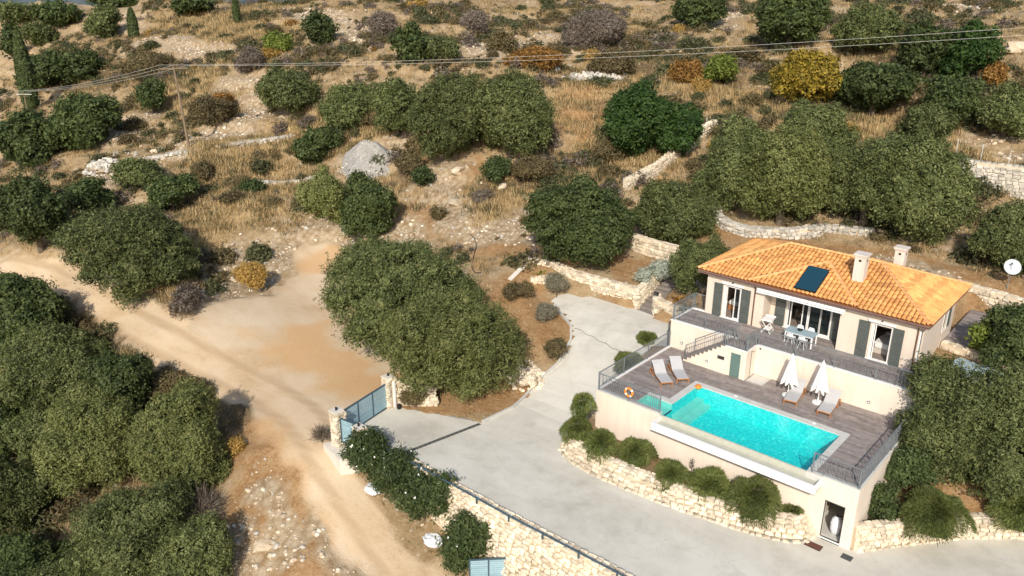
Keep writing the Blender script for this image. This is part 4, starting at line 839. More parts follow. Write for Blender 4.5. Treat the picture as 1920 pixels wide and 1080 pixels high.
v_ = MB().box(3.90, 4.32, 6.475, 6.50, .86, 1.06).build('vent', 'black', st, world=True)
for i in range(4): MB().box(3.90, 4.32, 6.465, 6.475, .875+i*.05, .895+i*.05).build('vent_slat', 'rail_dark', st, world=True)
MB().box(4.33, 5.68, 6.46, 6.56, TH-.04, TH+.02).box(5.59, 5.68, 6.56, 7.70, TH-.04, TH+.02).build('landing_coping', 'white_paint', st, world=True)
# railings
G_ = 'grey metal railings of the pool deck and terrace'
railing('grey bar railing along the left side of the pool deck', (.07, .07, .07), (.07, 7.62, .07), 1.0, 4, group=G_)
railing('grey railing with the orange lifebuoy at the front left of the pool deck', (.12, .06, .02), (4.04, .06, .02), 1.02, 3, group=G_)
railing('short ornate railing at the front right corner of the pool deck', (12.30, .06, .02), (14.44, .06, .02), 1.02, 2, .10, True, group=G_)
railing('long railing on the right edge of the pool deck beside the olive', (14.45, .16, .03), (14.45, 7.62, .03), 1.02, 5, .10, True, group=G_)
railing('railing along the left end of the upper terrace', (.06, 7.84, TH+.02), (.06, 10.3, TH+.02), 1.0, 2, group=G_)
railing('short railing behind the left end of the terrace against the villa corner', (.14, 10.37, TH+.02), (.92, 10.37, TH+.02), 1.0, 2, group=G_)
railing('ornate railing on the terrace edge left of the stairs', (.14, 7.80, TH+.02), (4.40, 7.80, TH+.02), 1.0, 3, .10, True, group=G_)
railing('long ornate railing on the terrace edge above the umbrellas', (5.72, 7.80, TH+.02), (14.45, 7.80, TH+.02), 1.0, 5, .09, True, group=G_)
railing('sloping railing on the outer side of the stairs', (1.80, 6.53, .12), (4.28, 6.53, TH-.02), .92, 2, group=G_)
railing('sloping railing on the wall side of the stairs', (1.80, 7.66, .12), (4.28, 7.66, TH-.02), .92, 2, .5, group=G_)
railing('short railing on the front of the stair landing above the green door', (4.40, 6.51, TH+.02), (5.60, 6.51, TH+.02), .95, 2, .10, True, group=G_)
railing('short railing on the right side of the stair landing', (5.63, 6.60, TH+.02), (5.63, 7.66, TH+.02), .95, 2, .10, True, group=G_)
railing('short railing at the right end of the upper terrace', (14.46, 7.92, TH+.02), (14.46, 10.0, TH+.02), 1.0, 2, group=G_)
railing('narrow dark gate with tall post at the rear left corner of the pool deck', (-.10, 7.68, .0), (-.10, 7.98, .0), 1.6, 2, .08, mat='rail_dark', cat='gate')
# ------------------------------------------------------------------ villa
HX0, HX1, HY0, HY1 = .95, 13.40, 10.18, 17.40; ZT = 4.46; wt = .24
v = thing('villa', 'single storey cream villa with orange tiled hip roof and green shutters', 'house', (7, 13, TH)); VI = v
mb = MB()
def facade(y0, y1, x0, x1, z0, z1, holes):
    x = x0
    for (a, b, zb, zt) in holes:
        mb.box(x, a, y0, y1, z0, z1)
        if zb > z0: mb.box(a, b, y0, y1, z0, zb)
        mb.box(a, b, y0, y1, zt, z1); x = b
    mb.box(x, x1, y0, y1, z0, z1)
DT = 3.93
facade(HY0, HY0+wt, HX0, 4.73, TH-.4, ZT, [(2.08, 3.24, TH, DT)])
facade(HY0, HY0+wt, 9.23, HX1, TH-.6, ZT, [(10.98, 12.08, TH, DT)])
mb.box(4.73-wt, 4.73, HY0+wt, 11.30, TH-.1, ZT); mb.box(9.23, 9.23+wt, HY0+wt, 11.30, TH-.1, ZT); mb.box(4.73, 9.23, HY0, HY0+wt, 4.14, ZT)
facade(11.30, 11.30+wt, 4.73-wt, 9.23+wt, TH-.1, ZT, [(5.68, 8.42, TH, DT)])
mb.box(HX0, HX1, HY1-wt, HY1, .4, ZT)
mb.box(HX0, HX0+wt, HY0+wt, HY1-wt, .4, ZT)
# right side wall with two windows
zb = .5; y = HY0+wt
for (a, b, c, d_) in ((10.62, 11.25, 2.3, 4.0), (15.15, 16.0, 2.5, 3.75)):
    mb.box(HX1-wt, HX1, y, a, zb, ZT); mb.box(HX1-wt, HX1, a, b, zb, c); mb.box(HX1-wt, HX1, a, b, d_, ZT); y = b
mb.box(HX1-wt, HX1, y, HY1-wt, zb, ZT)
mb.build('wall', 'stucco_house', v, world=True)
mb = MB(); mb.box(HX0+wt, HX1-wt, HY0+wt, HY1-wt, ZT-.12, ZT-.002); mb.box(4.0, 4.1, 11.6, 17.1, TH, ZT-.12); mb.box(9.8, 9.9, 11.6, 17.1, TH, ZT-.12); mb.box(1.2, 13.1, 15.0, 15.1, TH, ZT-.12); mb.build('inner_wall', 'interior', v, world=True)
MB().box(HX0+wt, HX1-wt, HY0+wt, HY1-wt, TH-.08, TH-.003).build('inner_floor', 'interior_floor', v, world=True)
MB().box(.45, 13.9, 9.82, 17.8, ZT+.002, ZT+.06).build('soffit', 'soffit', v, world=True)
# shutters
def shutter(x0, x1, y, z0=TH+.02, z1=DT+.04, axis='x', sgn=-1):
    def bx(m_, a0, a1, d0, d1, c0, c1):
        return m_.box(a0, a1, min(y+sgn*d0, y+sgn*d1), max(y+sgn*d0, y+sgn*d1), c0, c1) if axis == 'x' else m_.box(min(y+sgn*d0, y+sgn*d1), max(y+sgn*d0, y+sgn*d1), a0, a1, c0, c1)
    m_ = MB(); w = .055
    bx(m_, x0, x0+w, .01, .055, z0, z1); bx(m_, x1-w, x1, .01, .055, z0, z1)
    H_ = z1-z0; zs = [z0, z0+H_*.28, z0+H_*.70, z1-w]
    for z in zs: bx(m_, x0+w, x1-w, .01, .055, z, z+w)
    s = m_.build('shutter', 'shutter_green', v, world=True); s['label'] = 'grey-green louvred shutter'
    m_ = MB()
    for a, b in zip(zs[:-1], zs[1:]):
        k = int((b-a-w)/.075)
        for i in range(k):
            zc = a+w+(i+.5)*(b-a-w)/k
            if axis == 'x': m_.bar((x0+w, y+sgn*.033, zc), (x1-w, y+sgn*.033, zc), .035, .05)
            else: m_.bar((y+sgn*.033, x0+w, zc), (y+sgn*.033, x1-w, zc), .035, .05)
    L_ = m_.mesh('louvres', 'shutter_green', False, v.location); o = obj('louvres', L_, s); tag(o, kind='stuff')
shutter(1.46, 2.04, HY0); shutter(3.28, 3.86, HY0); shutter(10.30, 10.90, HY0); shutter(12.12, 12.68, HY0)
shutter(5.02, 5.64, 11.30); shutter(8.46, 9.10, 11.30); shutter(10.0+.30, 10.60, HX1, 2.3, 4.0, 'y', 1); shutter(16.02, 16.45, HX1, 2.5, 3.75, 'y', 1)
def frame(x0, x1, y, z0, z1, w=.06, dpt=.08, name='door_frame', parent=None):
    m_ = MB(); m_.box(x0, x0+w, y, y+dpt, z0, z1).box(x1-w, x1, y, y+dpt, z0, z1).box(x0+w, x1-w, y, y+dpt, z1-w, z1).box(x0+w, x1-w, y, y+dpt, z0, z0+w)
    return m_.build(name, 'white_paint', parent or v, world=(parent is None))
def pane(x0, x1, y, z0, z1): return MB().box(x0, x1, y, y+.012, z0, z1).build('glass_pane', 'glass', v, world=True)
frame(2.09, 3.23, HY0+.03, TH+.003, DT-.003); frame(2.78, 3.15, HY0+.12, TH+.06, DT-.06, .05, .05, 'door_leaf'); pane(2.83, 3.10, HY0+.14, TH+.11, DT-.11); 
frame(2.16, 2.30, HY0+.12, TH+.06, DT-.06, .05, .05, 'door_leaf')
frame(10.99, 12.07, HY0+.03, TH+.003, DT-.003); frame(11.06, 11.20, HY0+.12, TH+.06, DT-.06, .05, .05, 'door_leaf'); pane(11.105, 11.155, HY0+.14, TH+.11, DT-.11)
frame(5.69, 8.41, 11.33, TH+.003, DT-.003)
for a, b in ((5.76, 5.98), (6.62, 7.00), (7.02, 7.75), (7.72, 8.34)): frame(a, b, 11.42, TH+.06, DT-.06, .06, .05, 'door_leaf'); pane(a+.06, b-.06, 11.44, TH+.12, DT-.12)
# white sills and thresholds, awning boxes
for x0, x1, y in ((2.0, 3.3, HY0), (10.9, 12.15, HY0)): MB().box(x0, x1, y-.10, y-.002, TH+.002, TH+.05).build('threshold', 'white_paint', v, world=True)
MB().box(5.6, 8.5, 11.20, 11.298, TH+.002, TH+.05).build('threshold', 'white_paint', v, world=True)
for x0, x1 in ((1.94, 3.42), (10.78, 12.22)):
    a_ = MB().box(x0, x1, HY0-.13, HY0-.002, 4.02, 4.16).build('awning_box', 'white_paint', v, world=True, bevel=.02)
    MB().box(x0-.1, x1+.1, HY0-.05, HY0-.001, 4.20, 4.23).build('awning_bar', 'stucco', v, world=True)
    MB().tube([((x0+x1)/2, HY0-.002, 4.22), ((x0+x1)/2, HY0-.16, 4.20)], .035, 8).build('bulkhead_lamp', 'black', v, world=True)
ab = MB().box(4.30, 9.52, HY0-.30, HY0-.05, 4.20, 4.38).build('awning_box', 'white_paint', v, world=True, bevel=.03); ab['label'] = 'long white rolled awning box over the recessed porch'
MB().box(4.32, 9.50, HY0-.34, HY0-.301, 4.12, 4.20).build('awning_front_bar', 'white_plastic', v, world=True)
for x_, y_ in ((4.13, HY0-.05), (HX1-.06, HY0-.05), (9.12, HY0+.5)): 
    MB().tube([(x_, y_, TH+.02), (x_, y_, 4.2), (x_, y_-.25, 4.5)], .04, 8).build('downpipe', 'copper_pipe', v, world=True)
MB().box(HX1+.002, HX1+.06, 10.28, 10.42, 1.9, 4.1).build('white_strip', 'white_paint', v, world=True)
m_ = MB(); m_.box(HX1-.16, HX1-.08, 10.64, 11.23, 2.34, 3.96); m_.build('side_window_pane', 'glass', v, world=True)
wf = MB(); wf.box(HX1-.02, HX1+.02, 15.12, 15.20, 2.45, 3.8).box(HX1-.02, HX1+.02, 15.95, 16.0, 2.45, 3.8).box(HX1-.02, HX1+.03, 15.12, 16.0, 2.40, 2.46); wf = wf.build('window', 'white_paint', v, world=True); o = obj('pane', MB().box(HX1-.1, HX1-.08, 15.2, 15.95, 2.5, 3.75).mesh('pane', 'glass', False, v.location), wf)
# ------------------------------------------------------------------ roof
EX0, EX1, EY0, EY1, HE, SL = .42, 13.92, 9.78, 17.82, 4.70, .37
YM = (EY0+EY1)/2; HALF = YM-EY0; ZR = HE+HALF*SL; AX0, AX1 = EX0+HALF, EX1-HALF
mb = MB(); mb.add([(EX0, EY0, HE-.02), (EX1, EY0, HE-.02), (EX1, EY1, HE-.02), (EX0, EY1, HE-.02), (AX0, YM, ZR-.02), (AX1, YM, ZR-.02)], [(0, 1, 5, 4), (1, 2, 5), (2, 3, 4, 5), (3, 0, 4)])
mb.add([(EX0, EY0, HE-.14), (EX1, EY0, HE-.14), (EX1, EY1, HE-.14), (EX0, EY1, HE-.14)], [(3, 2, 1, 0)]); mb.build('roof', 'roof_base', v, world=True); ROOF = [c for c in v.children if c.name.startswith('roof')][0]
mb = MB(); mb.box(EX0, EX1, EY0+.02, EY0+.05, HE-.15, HE-.02).box(EX0, EX1, EY1-.05, EY1-.02, HE-.15, HE-.02).box(EX0+.02, EX0+.05, EY0+.05, EY1-.05, HE-.15, HE-.02).box(EX1-.05, EX1-.02, EY0+.05, EY1-.05, HE-.15, HE-.02); mb.build('fascia', 'soffit', v, world=True)
def course(p0, p1, side, w=.25, mat='roof_tile', seed=0):
    """one run of barrel tiles from the eave p0 up to p1"""
    p0 = Vector(p0); p1 = Vector(p1); d = p1-p0; L = d.length
    if L < .18: return
    d.normalize(); sx = Vector(side).normalized(); nz = sx.cross(d); 
    if nz.z < 0: nz = -nz
    n_ = max(1, round(L/.37)); tl = L/n_; vs = []; fs = []; ang = [math.pi*k/5 for k in range(6)]; rr = random.Random(seed)
    for i in range(n_):
        j = rr.uniform(-.008, .008)
        for (s0, r_, lift) in ((i*tl-.03 if i else -.02, w*.50, .035), ((i+1)*tl, w*.41, .0)):
            base = p0+d*s0+sx*j
            for a in ang: vs.append(base+sx*(r_*math.cos(a))+nz*(r_*.72*math.sin(a)+lift))
        k = i*12
        for q_ in range(5): fs.append((k+q_, k+q_+1, k+6+q_+1, k+6+q_))
    o = MB().add(vs, fs); me = o.mesh('tile_course', mat, False, v.location); me.polygons.foreach_set('use_smooth', [True]*len(me.polygons)); oo = obj('tile_course', me, ROOF)
TRI = (3.78, 10.15, 7.35, 12.55)          # porch gablet: left foot, right foot, apex x, apex y
ZA = HE+.10+(TRI[3]-EY0)*.455
def zmain(y): return HE+(y-EY0)*SL
n_ = 54; w_ = (EX1-EX0)/n_
for i in range(n_):
    x = EX0+(i+.5)*w_; yt = min(YM, EY0+(x-EX0), EY0+(EX1-x)); ys_ = EY0
    if TRI[0] < x < TRI[1]:
        ytri = EY0+(TRI[3]-EY0)*((x-TRI[0])/(TRI[2]-TRI[0]) if x < TRI[2] else (TRI[1]-x)/(TRI[1]-TRI[2]))
        zt_ = HE+.06+(ytri-EY0)*.455
        course((x, EY0-.04, HE+.06), (x, ytri, zt_), (1, 0, 0), w_, seed=i+200); ys_ = ytri
    if ys_ == EY0: ys_ -= .04
    course((x, ys_, zmain(ys_)), (x, yt, zmain(yt)), (1, 0, 0), w_, seed=i)
    course((x, EY1+.04, HE-.0), (x, EY1-(yt-EY0), zmain(yt)), (-1, 0, 0), w_, seed=i+70)
n_ = 32; w_ = (EY1-EY0)/n_
for i in range(n_):
    y = EY0+(i+.5)*w_; r_ = min(y-EY0, EY1-y)
    course((EX1+.04, y, HE), (EX1-r_, y, HE+r_*SL), (0, 1, 0), w_, seed=i+300); course((EX0-.04, y, HE), (EX0+r_, y, HE+r_*SL), (0, -1, 0), w_, seed=i+400)
mb = MB(); A_ = (TRI[2], TRI[3], HE+.04+(TRI[3]-EY0)*.455)
mb.add([(TRI[0], EY0, HE), (TRI[1], EY0, HE), A_, (TRI[2], TRI[3], zmain(TRI[3])-.02)], [(0, 1, 2), (0, 2, 3), (1, 3, 2)]); gb = mb.mesh('porch_gablet', 'roof_base', False, v.location); obj('porch_gablet', gb, ROOF)
cap_me = None
def ridge(p0, p1, lift=.09):
    global cap_me
    p0 = Vector(p0)+Vector((0, 0, lift)); p1 = Vector(p1)+Vector((0, 0, lift)); L = (p1-p0).length; n_ = round(L/.36); q_ = (p1-p0)/n_
    if cap_me is None:
        vs = []; fs = []
        for (s0, r_, l_) in ((-.02, .125, .015), (1.0, .10, 0)):
            for k in range(6): a = math.pi*k/5; vs.append((s0, r_*math.cos(a), r_*.75*math.sin(a)+l_-.03))
        for k in range(5): fs.append((k, k+1, 6+k+1, 6+k))
        cap_me = MB().add(vs, fs).mesh('ridge_tile', 'ridge_tile', True)
    az = math.atan2(q_.y, q_.x); el = -math.atan2(q_.z, math.hypot(q_.x, q_.y))
    for i in range(n_): obj('ridge_tile', cap_me, ROOF, p0+q_*i-v.location, (0, el, az), (q_.length, 1, 1))
ridge((EX0, EY0, HE), (AX0, YM, ZR)); ridge((EX1, EY0, HE), (AX1, YM, ZR)); ridge((EX1, EY1, HE), (AX1, YM, ZR)); ridge((EX0, EY1, HE), (AX0, YM, ZR)); ridge((AX0, YM, ZR), (AX1, YM, ZR))
ridge((TRI[0], EY0, HE+.04), A_, .07); ridge((TRI[1], EY0, HE+.04), A_, .07)
ridge((8.9, 15.25, 5.86), (11.0, 15.05, 5.80), .02)
MB().add([(8.9, 14.2, 5.9), (11.0, 14.2, 5.9), (11.0, 15.2, 5.80), (8.9, 15.35, 5.86), (8.9, 17.0, 5.1), (11.0, 17.0, 5.1)], [(0, 1, 2, 3), (3, 2, 5, 4)]).build('rear_gablet', 'roof_tile', v, world=True)
# chimneys
def chimney(lab, x, y, z0, z1, w=.56):
    c = MB().box(x-w/2, x+w/2, y-w/2, y+w/2, z0, z1).build('chimney', 'chimney_white', v, world=True); c['label'] = lab
    def sub(mb_, nm, mt): me = mb_.mesh(nm, mt, False, v.location); return obj(nm, me, c)
    sub(MB().box(x-w/2-.09, x+w/2+.09, y-w/2-.09, y+w/2+.09, z1+.001, z1+.09), 'chimney_cap', 'chimney_white'); sub(MB().box(x-w/2-.04, x+w/2+.04, y-w/2-.04, y+w/2+.04, z1-.09, z1-.002), 'chimney_collar', 'chimney_white')
    sub(MB().box(x-.07, x+.07, y-w/2-.012, y-w/2-.003, z1-.34, z1-.22), 'smoke_hole', 'black'); sub(MB().box(x+w/2+.003, x+w/2+.012, y-.07, y+.07, z1-.34, z1-.22), 'smoke_hole', 'black')
chimney('taller front chimney', 9.33, 12.05, 5.2, 7.02, .6); chimney('smaller rear chimney', 10.35, 15.75, 5.2, 6.72, .56)
# solar panel on the porch gablet
sp = thing('solar_panel', 'dark blue solar water panel lying on the porch roof slope', 'solar panel', (7.15, 10.78, HE+.06+(10.78-EY0)*.455+.16)); sp.rotation_euler = (math.atan(.455), 0, 0)
MB().box(-.63, .63, -1.02, 1.02, -.04, .04).build('panel_frame', 'black', sp); MB().box(-.59, .59, -.98, .98, .041, .05).build('glass_cover', 'solar_glass', sp); MB().bar((-.5, -.9, -.08), (-.5, .9, -.08), .04).bar((.5, -.9, -.08), (.5, .9, -.08), .04).build('mounting_rail', 'rail_metal', sp)
MB().tube([(.62, .9, .03), (.8, .95, .06), (.85, 1.2, .0)], .03, 6).build('pipe', 'ridge_tile', sp)
# beds inside the bedrooms
b = thing('double_bed', 'white bed with grey throw seen through the right bedroom door', 'bed', (11.75, 12.2, TH))
MB().box(-.8, .8, -.95, .95, 0, .28).build('bed_base', 'interior', b); MB().box(-.8, .8, -.95, .95, .285, .60).build('mattress', 'bed_white', b, bevel=.06); MB().box(-.82, .82, -.97, .25, .56, .64).build('throw', 'bed_white', b, bevel=.03)
for s_x in (-.4, .4): MB().box(s_x-.3, s_x+.3, .55, .9, .61, .74).build('pillow', 'bed_white', b, bevel=.05)
b = thing('single_bed', 'white bed seen through the left bedroom door', 'bed', (2.4, 12.6, TH))
MB().box(-.6, .6, -.95, .95, 0, .3).build('bed_base', 'teak', b); MB().box(-.6, .6, -.95, .95, .305, .6).build('mattress', 'bed_white', b, bevel=.06); MB().box(-.45, .45, .5, .9, .61, .72).build('pillow', 'bed_white', b, bevel=.05)
b = thing('sofa', 'dark sofa inside the living room behind the glass doors', 'sofa', (6.6, 13.4, TH))
MB().box(-.9, .9, -.4, .4, .1, .42).build('seat', 'interior_floor', b, bevel=.04); MB().box(-.9, .9, .25, .45, .42, .85).build('backrest', 'interior_floor', b, bevel=.04)
for s_x in (-.98, .82): MB().box(s_x, s_x+.16, -.4, .4, .1, .6).build('armrest', 'interior_floor', b)
# ------------------------------------------------------------------ terrace furniture
def parasol(lab, x, y):
    t = thing('closed_parasol', lab, 'parasol', (x, y, 0), group='closed white parasols')
    MB().lathe([(.30, 0), (.30, .05), (.26, .075), (.08, .09), (.045, .12), (.045, .30), (0, .30)], 18).build('base', 'white_plastic', t, smooth=False)
    MB().tube([(0, 0, .28), (0, 0, 2.5)], .022, 8).build('pole', 'white_paint', t)
    rr = random.Random(int(x*100)); L = []; n_ = 40; pr = [(.40, .82), (.37, .98), (.33, 1.2), (.27, 1.55), (.20, 1.9), (.125, 2.2), (.12, 2.28), (.10, 2.38), (.05, 2.46), (0.001, 2.50)]
    vs = []; fs = []; ph = [rr.uniform(-.5, .5) for _ in range(8)]
    for li, (r_, z) in enumerate(pr):
        fl = max(0, .34*(1-li/6)); 
        for k in range(n_):
            a = 2*math.pi*k/n_; seg = int(k/5); rr_ = r_*(1+fl*math.cos(8*a+ph[seg % 8]*.6)); dz = (-.09*math.cos(8*a)+.06*math.sin(3*a)) if li == 0 else 0
            vs.append((rr_*math.cos(a), rr_*math.sin(a), z+dz))
    for i in range(len(pr)-1):
        for k in range(n_): fs.append((i*n_+k, i*n_+(k+1) % n_, (i+1)*n_+(k+1) % n_, (i+1)*n_+k))
    MB().add(vs, fs).build('canopy', 'canvas_white', t, smooth=True)
    MB().lathe([(.125, 1.62), (.135, 1.65), (.125, 1.68)], 16).build('tie_strap', 'canvas_white', t); MB().lathe([(.02, 2.49), (.025, 2.54), (0, 2.58)], 8).build('finial', 'white_plastic', t)
    return t
parasol('closed white parasol left of both right-hand loungers', 8.28, 6.45); parasol('closed white parasol between the two right-hand loungers', 9.85, 6.75)
def lounger(lab, foot, head, flip=1):
    f_ = Vector((foot[0], foot[1], 0)); h_ = Vector((head[0], head[1], 0)); d = (h_-f_).normalized(); az = math.atan2(d.y, d.x)
    t = thing('sun_lounger', lab, 'sun lounger', (f_.x, f_.y, 0), az, group='teak sun loungers by the pool')
    mb = MB(); w = .33
    for s in (-1, 1): mb.box(0, 1.95, s*w-.025, s*w+.025, .24, .31)
    mb.box(0, .05, -w+.026, w-.026, .24, .31).box(1.90, 1.95, -w+.026, w-.026, .24, .31).box(.95, 1.0, -w+.026, w-.026, .24, .29)
    mb.build('frame', 'teak', t)
    for x in (.10, 1.50):
        for s in (-1, 1): MB().box(x-.03, x+.03, s*w-.03, s*w+.03, 0, .238).build('leg', 'teak', t)
    for s in (-1, 1): MB().tube([(1.88, s*(w+.03), .10), (1.88, s*(w+.07), .10)], .10, 14).build('wheel', 'teak', t)
    pr = [(0.0, .335), (.5, .325), (1.0, .33), (1.12, .36), (1.35, .52), (1.6, .70), (1.86, .84)]
    mb = MB(); n_ = len(pr); vs = []; 
    for (x, z) in pr: vs += [(x, -w-.01, z), (x, w+.01, z), (x, w+.01, z-.018), (x, -w-.01, z-.018)]
    fs = [(0, 1, 2, 3)[::-1], tuple(4*(n_-1)+k for k in range(4))]
    for i in range(n_-1):
        for k in range(4): fs.append((i*4+k, (i+1)*4+k, (i+1)*4+(k+1) % 4, i*4+(k+1) % 4))
    mb.add(vs, fs).build('sling', 'sling_grey', t)
    mb = MB()
    for s in (-1, 1): mb.bar((1.08, s*(w-.03), .30), (1.84, s*(w-.03), .80), .035, .04)
    mb.bar((1.80, -w, .78), (1.80, w, .78), .035); mb.build('back_frame', 'teak', t)
    MB().bar((1.5, -w+.06, .30), (1.45, -w+.06, .56), .03).bar((1.5, w-.06, .30), (1.45, w-.06, .56), .03).build('back_prop', 'teak', t)
    return t
L0 = lounger('leftmost teak sun lounger, nearest the left railing', (2.78, 2.85), (.99, 4.35)); L0 = None
lounger('second teak sun lounger from the left, beside the stairs foot', (3.22, 3.85), (1.6, 5.4))
lounger('teak sun lounger between the two parasols', (8.85, 5.40), (8.55, 7.4)); lounger('teak sun lounger right of both parasols', (10.67, 5.42), (10.5, 7.35))
tb = thing('dining_table', 'pale blue-grey rectangular dining table on the terrace', 'table', (7.40, 9.60, TH))
MB().box(-.85, .85, -.42, .42, .72, .75).build('table_top', 'tank_blue', tb)
for sx in (-.78, .78):
    for sy in (-.34, .34): MB().box(sx-.03, sx+.03, sy-.03, sy+.03, 0, .718).build('leg', 'white_plastic', tb)
MB().box(-.80, .80, -.36, -.33, .63, .715).box(-.80, .80, .33, .36, .63, .715).build('apron', 'white_plastic', tb)
def chair(lab, x, y, rz):
    t = thing('shell_chair', lab, 'chair', (x, y, TH), rz, group='white shell chairs round the terrace table')
    mb = MB(); vs = []; fs = []; pr = [(-.22, .47), (-.10, .44), (.08, .43), (.18, .46), (.23, .60), (.26, .80)]; W_ = [.19, .23, .24, .24, .22, .15]
    for (yy, zz), w in zip(pr, W_):
        for k in range(7): u = (k-3)/3; vs.append((u*w, yy-(.05*u*u if zz > .5 else 0), zz+.05*u*u+(0 if zz < .5 else -.04*u*u)))
    for i in range(5):
        for k in range(6): fs.append((i*7+k, i*7+k+1, (i+1)*7+k+1, (i+1)*7+k))
    nb = len(vs); vs2 = [(a, b, c-.015) for a, b, c in vs]; mb.add(vs+vs2, fs+[tuple(nb+i for i in f)[::-1] for f in fs]); mb.build('seat_shell', 'white_plastic', t, smooth=True)
    for sx in (-1, 1):
        for sy in (-1, 1): MB().tube([(sx*.10, sy*.10, .43), (sx*.20, sy*.20, 0)], .014, 6).build('leg', 'white_plastic', t)
    MB().bar((-.15, 0, .22), (.15, 0, .22), .012).bar((0, -.15, .22), (0, .15, .22), .012).build('brace', 'rail_metal', t)
    return t
chair('white shell chair at the near left of the terrace table', 7.05, 9.05, math.pi); chair('white shell chair at the near right of the terrace table', 7.75, 9.05, math.pi); chair('white shell chair at the far left of the terrace table', 7.05, 10.15, 0); chair('white shell chair at the far right of the terrace table', 7.70, 10.15, 0)
bo = thing('fruit_bowl', 'small dark bowl in the middle of the terrace table', 'bowl', (7.30, 9.65, TH+.75)); MB().lathe([(.05, 0), (.12, .04), (.15, .10), (.13, .10), (.10, .05), (0, .03)], 12).build('bowl', 'black', bo); MB().lathe([(.04, 0), (.045, .02), (.03, .06), (0, .07)], 8, (0.02, .0, .04)).build('fruit', 'leaf_green_scrub', bo)
ty = thing('folding_tray_table', 'white folding tray table with crossed legs by the porch corner', 'folding table', (5.22, 10.0, TH), .15)
MB().box(-.30, .30, -.42, .42, .80, .83).build('tray', 'white_paint', ty); MB().box(-.30, .30, -.44, -.42, .80, .88).box(-.30, .30, .42, .44, .80, .88).build('tray_lip', 'white_paint', ty)
for sy in (-.36, .36): MB().bar((-.28, sy, 0), (.28, sy, .79), .045, .03).bar((.28, sy-.035, 0), (-.28, sy-.035, .79), .045, .03).build('crossed_legs', 'white_paint', ty)
MB().box(-.22, .22, -.34, .34, .16, .19).build('low_shelf', 'white_paint', ty); MB().bar((-.27, -.36, .05), (-.27, .36, .05), .03).bar((.27, -.36, .05), (.27, .36, .05), .03).build('foot_bar', 'white_paint', ty)
# lifebuoy on the front railing (torus with white bands)
def torus(Rm, r_, n1=28, n2=8, a0=0, a1=2*math.pi, k=1.0):
    mb = MB(); vs = []; fs = []; full = abs(a1-a0-2*math.pi) < 1e-6; m1 = n1 if full else n1+1
    for i in range(m1):
        a = a0+(a1-a0)*i/n1
        for j in range(n2): b = 2*math.pi*j/n2; rr = Rm+r_*k*math.cos(b); vs.append((rr*math.cos(a), r_*k*math.sin(b), rr*math.sin(a)))
    for i in range(n1):
        for j in range(n2): fs.append((i*n2+j, ((i+1) % m1)*n2+j, ((i+1) % m1)*n2+(j+1) % n2, i*n2+(j+1) % n2))
    return mb.add(vs, fs)
lb_ = thing('lifebuoy', 'orange lifebuoy hanging on the front left deck railing', 'lifebuoy', (2.12, -.03, .60)); torus(.23, .07).build('ring', 'orange_ring', lb_, smooth=True)
for q_ in range(4): torus(.23, .07, 4, 8, q_*math.pi/2+.5, q_*math.pi/2+.9, 1.05).build('white_band', 'white_paint', lb_, smooth=True)
fl_ = thing('float_ring', 'small orange pot-shaped float at the back left corner of the pool', 'float', (4.10, 4.05, -.02)); MB().lathe([(.10, -.06), (.19, .0), (.19, .08), (.14, .14), (0, .15)], 14).build('float_body', 'orange_ring', fl_, smooth=True); MB().lathe([(.05, .14), (.05, .19), (0, .19)], 8).build('float_knob', 'orange_ring', fl_)
for lb, x in (('small white skimmer lid on the rear coping, left of two', 6.2), ('small white skimmer lid on the rear coping, right of two', 10.6)):
    s_ = thing('skimmer_lid', lb, 'pool fitting', (x, 4.42, .026)); MB().tube([(0, 0, 0), (0, 0, .02)], .10, 14).build('lid', 'white_plastic', s_); MB().tube([(0, 0, .02), (0, 0, .035)], .035, 8).build('knob', 'white_plastic', s_)
# ------------------------------------------------------------------ stone walls
stone_wall('stone_wall', 'long cream stone retaining wall behind the parking bay, below the dark tree', [(-14.3, 11.3, .5, 1.55), (-12.6, 11.75, .2, 1.5), (-10.5, 11.35, .0, 1.45), (-4.85, 11.55, -.02, 1.4)], .45, .30)
stone_wall('stone_wall', 'cream stone wall on the left side of the wooden path steps', [(-4.83, 11.55, 0, 1.4), (-4.9, 13.2, .5, 1.55), (-5.15, 15.5, 1.3, 2.0), (-5.5, 18.2, 2.0, 2.45)], .4, .30, limit=160)
stone_wall('stone_pillar_wall', 'cream stone pillar and wall on the right of the path steps, with a letter box', [(-3.9, 12.0, 0, 1.2), (-3.35, 11.35, 0, 1.2), (-1.6, 11.1, -.1, 1.0), (-.02, 10.55, -.1, .9)], .45, .28, limit=180)
stone_wall('stone_wall', 'short cream stone wall edging the upper part of the path steps', [(-4.3, 16.6, 1.3, 2.1), (-3.5, 14.9, .8, 1.9), (-1.2, 13.9, .8, 1.7)], .5, .28, limit=120)
stone_wall('white_capped_wall', 'low wall with white cap running down from the long stone wall to the bed', [(-14.35, 11.2, 1.0, 1.6), (-14.5, 8.9, -.1, .45)], .3, .3, cap='wall_cap', limit=60, tops=False)
stone_wall('stone_edging', 'short pale stone edging in the small bed below the white-capped wall', [(-12.9, 9.6, .2, .75), (-11.6, 10.9, .2, .95)], .3, .26, limit=60)
stone_wall('planter_wall', 'curved pale stone planter wall along the drive below the infinity pool', [(x, y, dh(x, y-.1)-.1, -2.18-.05*max(x, 0)**.5) for x, y in PLANTER_TOP], .35, .30, proud=.09, batter=.55, limit=300, face=1, irregular=.5)
stone_wall('garden_wall', 'pale stone retaining wall right of the low doorway along the drive', [(x, y, -3.4, z) for (x, y), z in zip(GARDENW, (-2.1, -2.25, -2.3, -2.35, -2.3, -2.2))], .4, .29, proud=.06, batter=.10, limit=300, face=1, irregular=.4)
